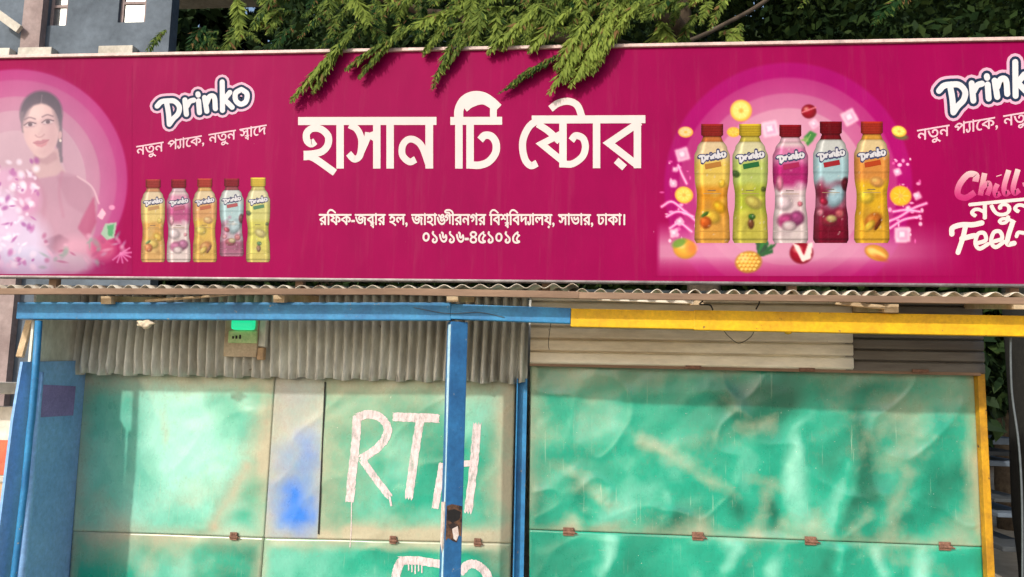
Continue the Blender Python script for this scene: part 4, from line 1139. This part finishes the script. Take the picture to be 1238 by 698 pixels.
ORG = dict(cap=(150, 36, 30), neck=(206, 120, 60), bands=[(.15, (238, 214, 170)), (.44, (240, 206, 96)), (.60, (222, 150, 40)), (.90, (226, 164, 70)), (1.01, (226, 164, 70))],
           fruit=[(-.05, .78, 11, 8, .3, (236, 190, 60)), (.4, .70, 8, 6, .8, (240, 178, 30)), (-.35, .83, 6.5, 7, 0, (206, 92, 30)), (-.4, .76, 5, 2, -.6, (70, 110, 40)), (.55, .5, 4, 5, 0, (240, 196, 60))], logo_ribbon=(190, 130, 60))
GRN = dict(cap=(206, 176, 40), neck=(206, 190, 80), bands=[(.15, (226, 220, 176)), (.42, (190, 206, 110)), (.60, (176, 186, 60)), (.90, (206, 196, 80)), (1.01, (206, 196, 80))],
           fruit=[(-.8, .42, 5, 4, .4, (80, 110, 50)), (.2, .66, 10, 7, .5, (206, 190, 90)), (.05, .84, 3.6, 6, 0, (120, 70, 40)), (.1, .78, 4, 3.5, 0, (50, 110, 40)), (.75, .55, 3, 3, 0, (90, 100, 40))], logo_ribbon=(40, 110, 60))
PNK = dict(cap=(136, 8, 24), neck=(232, 190, 206), bands=[(.13, (236, 206, 216)), (.25, (222, 128, 178)), (.42, (186, 40, 120)), (.63, (238, 214, 220)), (1.01, (240, 222, 222))],
           fruit=[(-.4, .66, 11, 9, .2, (240, 216, 226)), (-.1, .82, 12, 9, 0, (176, 60, 120)), (.4, .79, 8, 8, 0, (170, 70, 130)), (-.05, .86, 8, 6, 0, (238, 210, 216)), (.55, .67, 3, 3, 0, (220, 120, 140)), (-.6, .5, 4, 9, 0, (206, 120, 150))], logo_ribbon=(176, 40, 90))
BLU = dict(cap=(120, 6, 20), neck=(120, 10, 24), bands=[(.16, (216, 220, 218)), (.40, (176, 214, 224)), (.64, (170, 90, 120)), (.80, (130, 26, 60)), (.90, (120, 10, 40)), (1.01, (120, 10, 40))],
           fruit=[(.3, .62, 9, 14, .5, (176, 214, 230)), (.85, .52, 5, 8, 0, (90, 16, 30)), (-.4, .66, 5, 4, .5, (160, 30, 60)), (-.1, .82, 9, 6, 0, (150, 40, 60)), (.05, .80, 6, 4, 0, (206, 180, 120)), (.5, .76, 5, 5, 0, (196, 90, 100)), (-.6, .75, 4, 4, 0, (206, 120, 140))], logo_ribbon=(170, 40, 50))
MNG = dict(cap=(176, 48, 30), neck=(226, 160, 60), bands=[(.15, (240, 214, 160)), (.40, (226, 150, 70)), (.58, (236, 186, 40)), (.90, (232, 176, 50)), (1.01, (232, 176, 50))],
           fruit=[(.3, .5, 8, 6, .2, (236, 170, 90)), (-.3, .62, 9, 8, .2, (246, 210, 60)), (.1, .82, 11, 8, -.7, (216, 120, 40)), (-.1, .86, 8, 4, -.9, (246, 200, 60)), (.35, .85, 2, 8, .5, (120, 50, 20))], logo_ribbon=(190, 70, 30))
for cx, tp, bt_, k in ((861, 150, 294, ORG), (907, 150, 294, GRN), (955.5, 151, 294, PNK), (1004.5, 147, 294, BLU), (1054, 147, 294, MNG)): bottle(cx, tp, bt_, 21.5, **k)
pale = lambda k, m=.34: dict(cap=tuple(q * .72 + 230 * .28 * f for q, f in zip(k['cap'], (.9, .55, .6))), neck=tuple(q * (1 - m) + 226 * m for q in k['neck']), bands=[(a, tuple(q * (1 - m) + 232 * m * f for q, f in zip(c, (1, .95, .93)))) for a, c in k['bands']],
                            fruit=[(*q[:5], tuple(v * (1 - m) + 226 * m for v in q[5])) for q in k['fruit']], logo_ribbon=tuple(q * (1 - m) + 210 * m for q in k['logo_ribbon']))
ORG, PNK, MNG, BLU, GRN = [pale(k) for k in (ORG, PNK, MNG, BLU, GRN)]
BLU['bands'] = [(.16, (220, 226, 226)), (.45, (186, 218, 224)), (.72, (206, 196, 206)), (.88, (176, 110, 140)), (1.01, (190, 130, 156))]
GRN['bands'] = [(.15, (232, 226, 186)), (.42, (222, 220, 140)), (.60, (214, 210, 110)), (1.01, (220, 206, 120))]; GRN['cap'] = (226, 196, 80)
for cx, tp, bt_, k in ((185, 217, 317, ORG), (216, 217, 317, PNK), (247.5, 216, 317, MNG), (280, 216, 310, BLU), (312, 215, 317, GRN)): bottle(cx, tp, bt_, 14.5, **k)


# =================================================================== BACKGROUND: building, neighbour, steps
Yb = 7.0
bl_ = thing('brick_building', 'grey-blue plastered building behind the left end of the sign', 'building', (X(90, 40, Yb), Yb, 0))
ztop = 9.0
px_x = lambda px, py=40, Y=Yb: X(px, py, Y)
# wall with two window openings
xa, xb = px_x(-420), px_x(205); W1 = (px_x(56), px_x(79)); W2 = (px_x(141), px_x(174)); zs1, zs2 = Z(68, 31, Yb), Z(158, 27, Yb); zh = zs1 + 1.5
MB().box(xa, W1[0], Yb, Yb + .2, 0, ztop).build('wall', MAT['plaster'], bl_)
MB().box(W1[0], W1[1], Yb, Yb + .2, 0, zs1).build('wall', MAT['plaster'], bl_)
MB().box(W1[1], W2[0], Yb, Yb + .2, 0, ztop).build('wall', MAT['plaster'], bl_)
MB().box(W2[0], W2[1], Yb, Yb + .2, 0, zs2).build('wall', MAT['plaster'], bl_)
MB().box(W2[1], xb, Yb, Yb + .2, 0, ztop).build('wall', MAT['plaster'], bl_)
for a, b, z in ((W1[0], W1[1], zs1), (W2[0], W2[1], zs2)):
    MB().box(a, b, Yb, Yb + .2, zh, ztop).build('wall', MAT['plaster'], bl_)
    fr = MB(); fr.box(a + .002, a + .05, Yb + .05, Yb + .1, z, zh); fr.box(b - .05, b - .002, Yb + .05, Yb + .1, z, zh); fr.box(a + .05, b - .05, Yb + .051, Yb + .099, z + .3, z + .34)
    wf = fr.build('window', MAT['pink'], bl_)
    MB().box(a + .003, b - .003, Yb + .07, Yb + .08, z + .002, zh - .002).build('pane', gl, wf)
MB().box(px_x(33), px_x(56) - .004, Yb - .12, Yb - .003, 0, ztop).build('pilaster', MAT['pink'], bl_)
for a, b in ((30, 70), (126, 167), (-30, 20)):
    MB().box(px_x(a, 64), px_x(b, 64), Yb - .14, Yb - .003, Z(100, 73, Yb), Z(100, 61, Yb), .01).build('ledge', MAT['concrete'], bl_)
MB().beam(P(-5, 15, Yb - .2), P(24, 36, Yb - .2), .06, .12, .005).build('brace', MAT['concrete'], bl_)
MB().box(xa, xb, Yb + .2, Yb + 4, ztop, ztop + .15).build('roof', MAT['concrete'], bl_)

# neighbour at the bottom left
Yn = 1.6
nb = thing('neighbouring_shop', 'white shop front with an orange poster beyond the left corner', 'shop', (X(0, 600, Yn), Yn, 0))
MB().box(X(-260, 560, Yn), X(27, 560, Yn), Yn, Yn + .1, 0, Z(10, 492, Yn), .005).build('wall', MAT['offwhite'], nb)
MB().box(X(-260, 560, Yn), X(20, 560, Yn), Yn - .25, Yn - .002, Z(10, 476, Yn), Z(10, 462, Yn), .01).build('awning', MAT['offwhite'], nb)
MB().box(X(-60, 560, Yn), X(11, 560, Yn), Yn - .012, Yn - .002, Z(0, 574, Yn), Z(0, 532, Yn)).build('poster', MAT['orange'], nb)
MB().box(X(-60, 600, Yn), X(14, 600, Yn), Yn - .02, Yn - .002, Z(0, 582, Yn), Z(0, 577, Yn)).build('rail', MAT['concrete'], nb)
MB().box(X(-60, 640, Yn), X(12, 640, Yn), Yn - .014, Yn - .002, Z(0, 700, Yn), Z(0, 584, Yn)).build('board', MAT['tan'], nb)
tag(MB().beam(P(36, 388, .25), P(24, 432, .2), .03, .02, .002).build('wooden_strut', MAT['freshwood']), 'short pale wooden strut at the left corner under the beam', 'strut')
# steps seen through the gap at the right
st = thing('concrete_steps', 'grey concrete steps glimpsed behind the yellow post', 'steps', (X(1215, 600, 4.5), 4.5, 0))
for k, (ya, yb_) in enumerate(((530, 536), (546, 549), (557, 561), (601, 603), (617, 620), (655, 659))):
    MB().box(X(1190, 560, 4.5), X(1236, 560, 4.5), 4.5 - .05 * k, 5.3, Z(1215, yb_ + 2, 4.5), Z(1215, ya, 4.5), .006).build('step', MAT['asphalt2'] if k % 2 else MAT['plaster'], st)

# =================================================================== TREES
def curve(a, b, droop, n):
    a = np.array(a, float); b = np.array(b, float); t = np.linspace(0, 1, n)[:, None]
    m_ = (a + b) / 2 + np.array([0, 0, droop])
    return (1 - t) ** 2 * a + 2 * t * (1 - t) * m_ + t * t * b


def leaflets(base, dirs, nrm, length, width, cols):
    """diamond leaflets with a fold -> verts, faces, colours (vectorised)"""
    d = dirs / (np.linalg.norm(dirs, axis=1, keepdims=True) + 1e-9)
    s = np.cross(d, nrm); s /= np.linalg.norm(s, axis=1, keepdims=True) + 1e-9
    n2 = np.cross(s, d)
    L = length[:, None]; W_ = width[:, None]
    v = np.stack([base, base + d * L * .42 + s * W_ - n2 * W_ * .35, base + d * L - n2 * L * .12, base + d * L * .42 - s * W_ - n2 * W_ * .35], 1)
    N = len(base); i = np.arange(N)[:, None] * 4
    f = np.concatenate([i + [0, 1, 2], i + [0, 2, 3]], 0)
    return v.reshape(-1, 3), f, np.repeat(cols, 4, axis=0)


class Fol:
    def __init__(s, seed): s.V = []; s.F = []; s.C = []; s.n = 0; s.r = np.random.RandomState(seed)

    def add(s, v, f, c): s.V.append(v); s.F.append(f + s.n); s.C.append(c); s.n += len(v)

    def frond(s, a, b, droop=.04, wid=.05, npair=26, tone=0.5):
        """feathery leaf from a to b"""
        r = s.r; c = curve(a, b, droop, npair + 1); tg = np.gradient(c, axis=0); tg /= np.linalg.norm(tg, axis=1, keepdims=True)
        up = np.array([0, -.6, .8]); sd = np.cross(tg, up); sd /= np.linalg.norm(sd, axis=1, keepdims=True) + 1e-9
        for sg_ in (-1, 1):
            for lay in range(3):
                t = np.linspace(0, 1, npair + 1)
                ln = wid * (np.sin(np.pi * (t * .86 + .1)) ** .6) * r.uniform(.7, 1.25, npair + 1)
                d = tg * r.uniform(.5, 1.0, (npair + 1, 1)) + sg_ * sd * r.uniform(.5, 1, (npair + 1, 1)) + r.normal(0, .22, (npair + 1, 3)) + np.array([0, 0, -.3])
                k = np.clip(tone + r.normal(0, .22, npair + 1), 0, 1)[:, None]
                lo = np.array([.016, .05, .016]); hi = np.array([.27, .35, .07])
                col = lo * (1 - k) + hi * k
                br = r.uniform(0, 1, npair + 1) < .05; col[br] = [.20, .12, .05]
                nn = np.tile(up, (npair + 1, 1)) + r.normal(0, .3, (npair + 1, 3))
                s.add(*leaflets(c + r.normal(0, .003, c.shape), d, nn, ln, ln * .12 + .001, col))

    def clump(s, c, rad, n, size, lo, hi, flat=.8):
        r = s.r; d = r.normal(0, 1, (n, 3)); d /= np.linalg.norm(d, axis=1, keepdims=True)
        p = np.array(c) + d * (rad * r.uniform(.25, 1, (n, 1)) ** .6) * np.array([1, 1, flat])
        k = r.uniform(0, 1, (n, 1)) ** 1.5; col = np.array(lo) * (1 - k) + np.array(hi) * k
        ln = size * r.uniform(.6, 1.3, n)
        s.add(*leaflets(p, d * .6 + r.normal(0, .7, (n, 3)) + [0, 0, -.35], r.normal(0, 1, (n, 3)) + [0, 0, .8], ln, ln * .28, col))

    def build(s, name, mat, parent): return fast_mesh(name, np.vstack(s.V), np.vstack(s.F), mat, parent, np.vstack(s.C))


def branch(m_, a, b, r0, r1, droop=0, n=8, jit=.05, seed=0):
    c = curve(a, b, droop, n); r = np.random.RandomState(seed); c[1:-1] += r.normal(0, jit, (n - 2, 3)) * .5
    m_.tube([tuple(q) for q in c], [r0 + (r1 - r0) * i / (n - 1) for i in range(n)], 8)
    return c


# the tree whose sprays hang over the sign
ot = thing('overhanging_tree', 'feathery-leaved tree whose bright sprays droop over the sign', 'tree', (1.2, 3.4, 0))
tk = MB(); branch(tk, (1.2, 3.4, -.1), (.7, 3.1, 5.2), .17, .10, 0, 10, .06, 2)
tk.build('trunk', MAT['bark'], ot, True)
lb = MB()
branch(lb, (.8, 3.15, 4.6), (-.7, .6, 4.0), .07, .02, .4, 9, .05, 3); branch(lb, (.75, 3.1, 5.0), (1.6, .8, 4.3), .06, .02, .3, 9, .05, 4); branch(lb, (.9, 3.2, 4.2), (-2.6, 2.0, 4.6), .06, .02, .3, 9, .05, 5)
branch(lb, (.7, 3.1, 5.1), (-.4, 3.4, 7.2), .08, .03, .1, 9, .05, 6); branch(lb, (.8, 3.1, 4.9), (3.2, 3.0, 6.0), .07, .02, .2, 9, .05, 7)
# the thin bare branch seen above the sign, right of the middle
tw = [P(716, 40, .6), P(742, 48, .6), P(775, 56, .62), P(805, 57, .65), P(840, 47, .75), P(875, 30, .9), P(920, 5, 1.1), P(980, -40, 1.5)]
lb.tube([tuple(q) for q in catmull(tw, 5)], .012, 7)
lb.build('limb', MAT['bark'], ot, True)
fo = Fol(5)
# traced sprays: (tip end x,y <- base x,y, depth, width, tone
SPR = [(425, 40, 352, 122, -.13, .055, .7), (412, 58, 378, 112, -.12, .04, .65), (430, 30, 392, 84, -.1, .05, .5), (484, 36, 434, 94, -.12, .042, .5), (470, 50, 418, 84, -.12, .042, .45), (500, 30, 452, 70, -.1, .045, .5), (556, 34, 522, 108, -.11, .036, .45), (566, 46, 536, 86, -.11, .03, .4), (540, 30, 512, 66, -.1, .04, .5),
       (690, 62, 604, 112, -.1, .030, .25), (676, 66, 618, 106, -.1, .028, .3), (655, 78, 612, 108, -.1, .026, .25), (728, 18, 664, 112, -.15, .058, .9), (748, 6, 690, 104, -.16, .06, .95), (740, 30, 700, 94, -.17, .055, .95), (712, 20, 672, 84, -.15, .055, .85), (738, 52, 715, 90, -.15, .035, .8), (706, 36, 683, 100, -.14, .05, .85), (760, 14, 716, 80, -.18, .055, .95), (690, 10, 640, 62, -.1, .06, .85), (652, 6, 606, 60, -.08, .055, .85), (772, 2, 738, 50, -.12, .05, .9), (640, 20, 590, 64, -.08, .05, .75)]
for x0, y0, x1, y1, Y, wd, tn in SPR:
    YQ = -.088 - .25 * max(0, -Y - .1)
    fo.frond(P(x0, y0, YQ), P(x1, y1, YQ), .03, wd, 44, tn)
rng = np.random.RandomState(21)
# sprays along the top, sunlit ones coloured paler, shaded ones darker
for cx, cy, sx_, sy_, num, tn in ((740, 22, 42, 22, 22, .8), (690, 10, 40, 24, 20, .75), (610, 30, 34, 18, 20, .75), (640, 12, 40, 20, 18, .7), (835, 12, 26, 16, 14, .8), (760, 0, 40, 12, 10, .75), (500, 8, 40, 18, 12, .5), (360, 4, 40, 12, 14, .65), (420, 2, 40, 14, 12, .6), (560, 14, 34, 18, 10, .5), (470, 40, 40, 16, 12, .15), (250, 44, 36, 8, 9, .25), (320, 30, 50, 10, 9, .3), (540, -5, 200, 12, 14, .3), (700, -15, 160, 10, 20, .7)):
    for k in range(int(num * .75)):
        x, y = cx + rng.normal(0, sx_), cy + rng.normal(0, sy_) - 10; Y = rng.uniform(-.05, .7) if tn > .6 else rng.uniform(.2, 1.4)
        a = math.radians(rng.uniform(95, 160)) if rng.rand() < .8 else math.radians(rng.uniform(30, 90)); L = rng.uniform(34, 70) * 3.6 / (3.25 + Y)
        ex, ey = x + L * math.cos(a), y + L * math.sin(a) * .75
        if ey > 66 + 6 and not (340 < ex < 760): ey = 60
        if ey > 80: ey = 78
        if Y < .2 and ey > 66: Y = .25
        fo.frond(P(x, y, Y), P(ex, ey, Y - .08), .05, rng.uniform(.03, .075), rng.randint(18, 30), tn + rng.uniform(-.45, .2))
fo.build('spray', LEAF, ot)
# its own crown overhead, enlarged out of view to shade the trees behind
cr = Fol(9)
for k in range(330):
    x, y, z = rng.uniform(-3.6, 6.5), rng.uniform(.5, 7.0), rng.uniform(4.2, 10.5)
    if y < 2.4: z = max(z, 5.0 + rng.uniform(0, 1))
    x = max(x, -.51 * (y + 3.25) + 1.0)
    cr.clump((x, y, z), rng.uniform(.5, .9), 460, .09, (.012, .028, .010), (.035, .06, .016))
cr.build('crown', DLEAF, ot)

# the dark trees behind
def tree(x, y, h, rad, seed, label, z0=1.2, nclump=46, lo=(.014, .03, .014), hi=(.04, .07, .02)):
    t = thing('shade_tree', label, 'tree', (x, y, 0), 'dark trees behind the stalls')
    m_ = MB(); r = np.random.RandomState(seed)
    branch(m_, (x, y, -.1), (x + r.normal(0, .3), y, h * .75), .18, .07, 0, 9, .1, seed)
    for k in range(5):
        zz_ = h * r.uniform(.3, .65); a = r.uniform(0, 6.28); branch(m_, (x, y, zz_), (x + math.cos(a) * rad * .8, y + math.sin(a) * rad * .6, zz_ + h * .2), .06, .02, .1, 7, .06, seed + k)
    m_.build('trunk', MAT['bark'], t, True)
    f = Fol(seed)
    for k in range(nclump):
        d = r.normal(0, 1, 3); d /= np.linalg.norm(d); q = r.uniform(.2, 1) ** .5
        c = (x + d[0] * rad * q, y + d[1] * rad * .8 * q, z0 + (h - z0) * (.5 + .5 * d[2] * q))
        f.clump(c, r.uniform(.5, .95), 260, .17, lo, hi)
    f.build('crown', DLEAF, t)
    return t


for a in ((-4.3, 9.4, 7.0, 1.4, 110, 'dark tree close to the corner of the grey-blue building'), (-6.2, 13.5, 10, 2.2, 111, 'tall dark tree rising over the grey-blue building corner'), (-1.9, 8.2, 7.0, 1.7, 101, 'dark leafy tree just right of the grey-blue building'), (.7, 9.0, 8.0, 2.0, 102, 'dark tree behind the middle of the sign'), (3.2, 8.4, 7.5, 1.9, 103, 'dark tree behind the printed bottles end of the sign'),
          (5.4, 7.6, 7.5, 1.9, 104, 'dark tree behind the right end of the sign'), (2.0, 12.5, 10, 2.6, 105, 'taller dark tree far behind the middle of the stalls'), (6.6, 12, 10, 2.8, 106, 'taller dark tree far behind the yellow stall'), (-1.0, 13, 10, 2.6, 107, 'taller dark tree beyond the grey-blue building corner'), (3.3, 4.6, 4.0, .9, 108, 'low dark bush-like tree beside the right side wall of the yellow stall')):
    tree(*a)
# the wood behind everything reads as one dark mass
wd_ = Fol(77)
for k in range(820):
    x, y, z = rng.uniform(-17, 17), rng.uniform(15, 20), rng.uniform(.5, 15)
    if y < 16: y = 17
    wd_.clump((x, y, z), rng.uniform(1.0, 1.7), 150, .42, (.010, .022, .010), (.024, .042, .014))
wo = wd_.build('wood', DLEAF, None); wo['kind'] = 'stuff'
tk = MB(); tb = thing('tree_trunk', 'dark bare trunk standing at the right edge past the yellow post', 'tree', (float(X(1237, 560, 2.4)), 2.4, 0))
q0 = P(1252, 700, 2.4); q1 = P(1232, 395, 2.4); branch(tk, (q0[0] + .02, 2.4, -.1), (q1[0], 2.4, 2.6), .12, .09, 0, 9, .03, 9); tk.build('trunk', MAT['dbark'], tb, True)
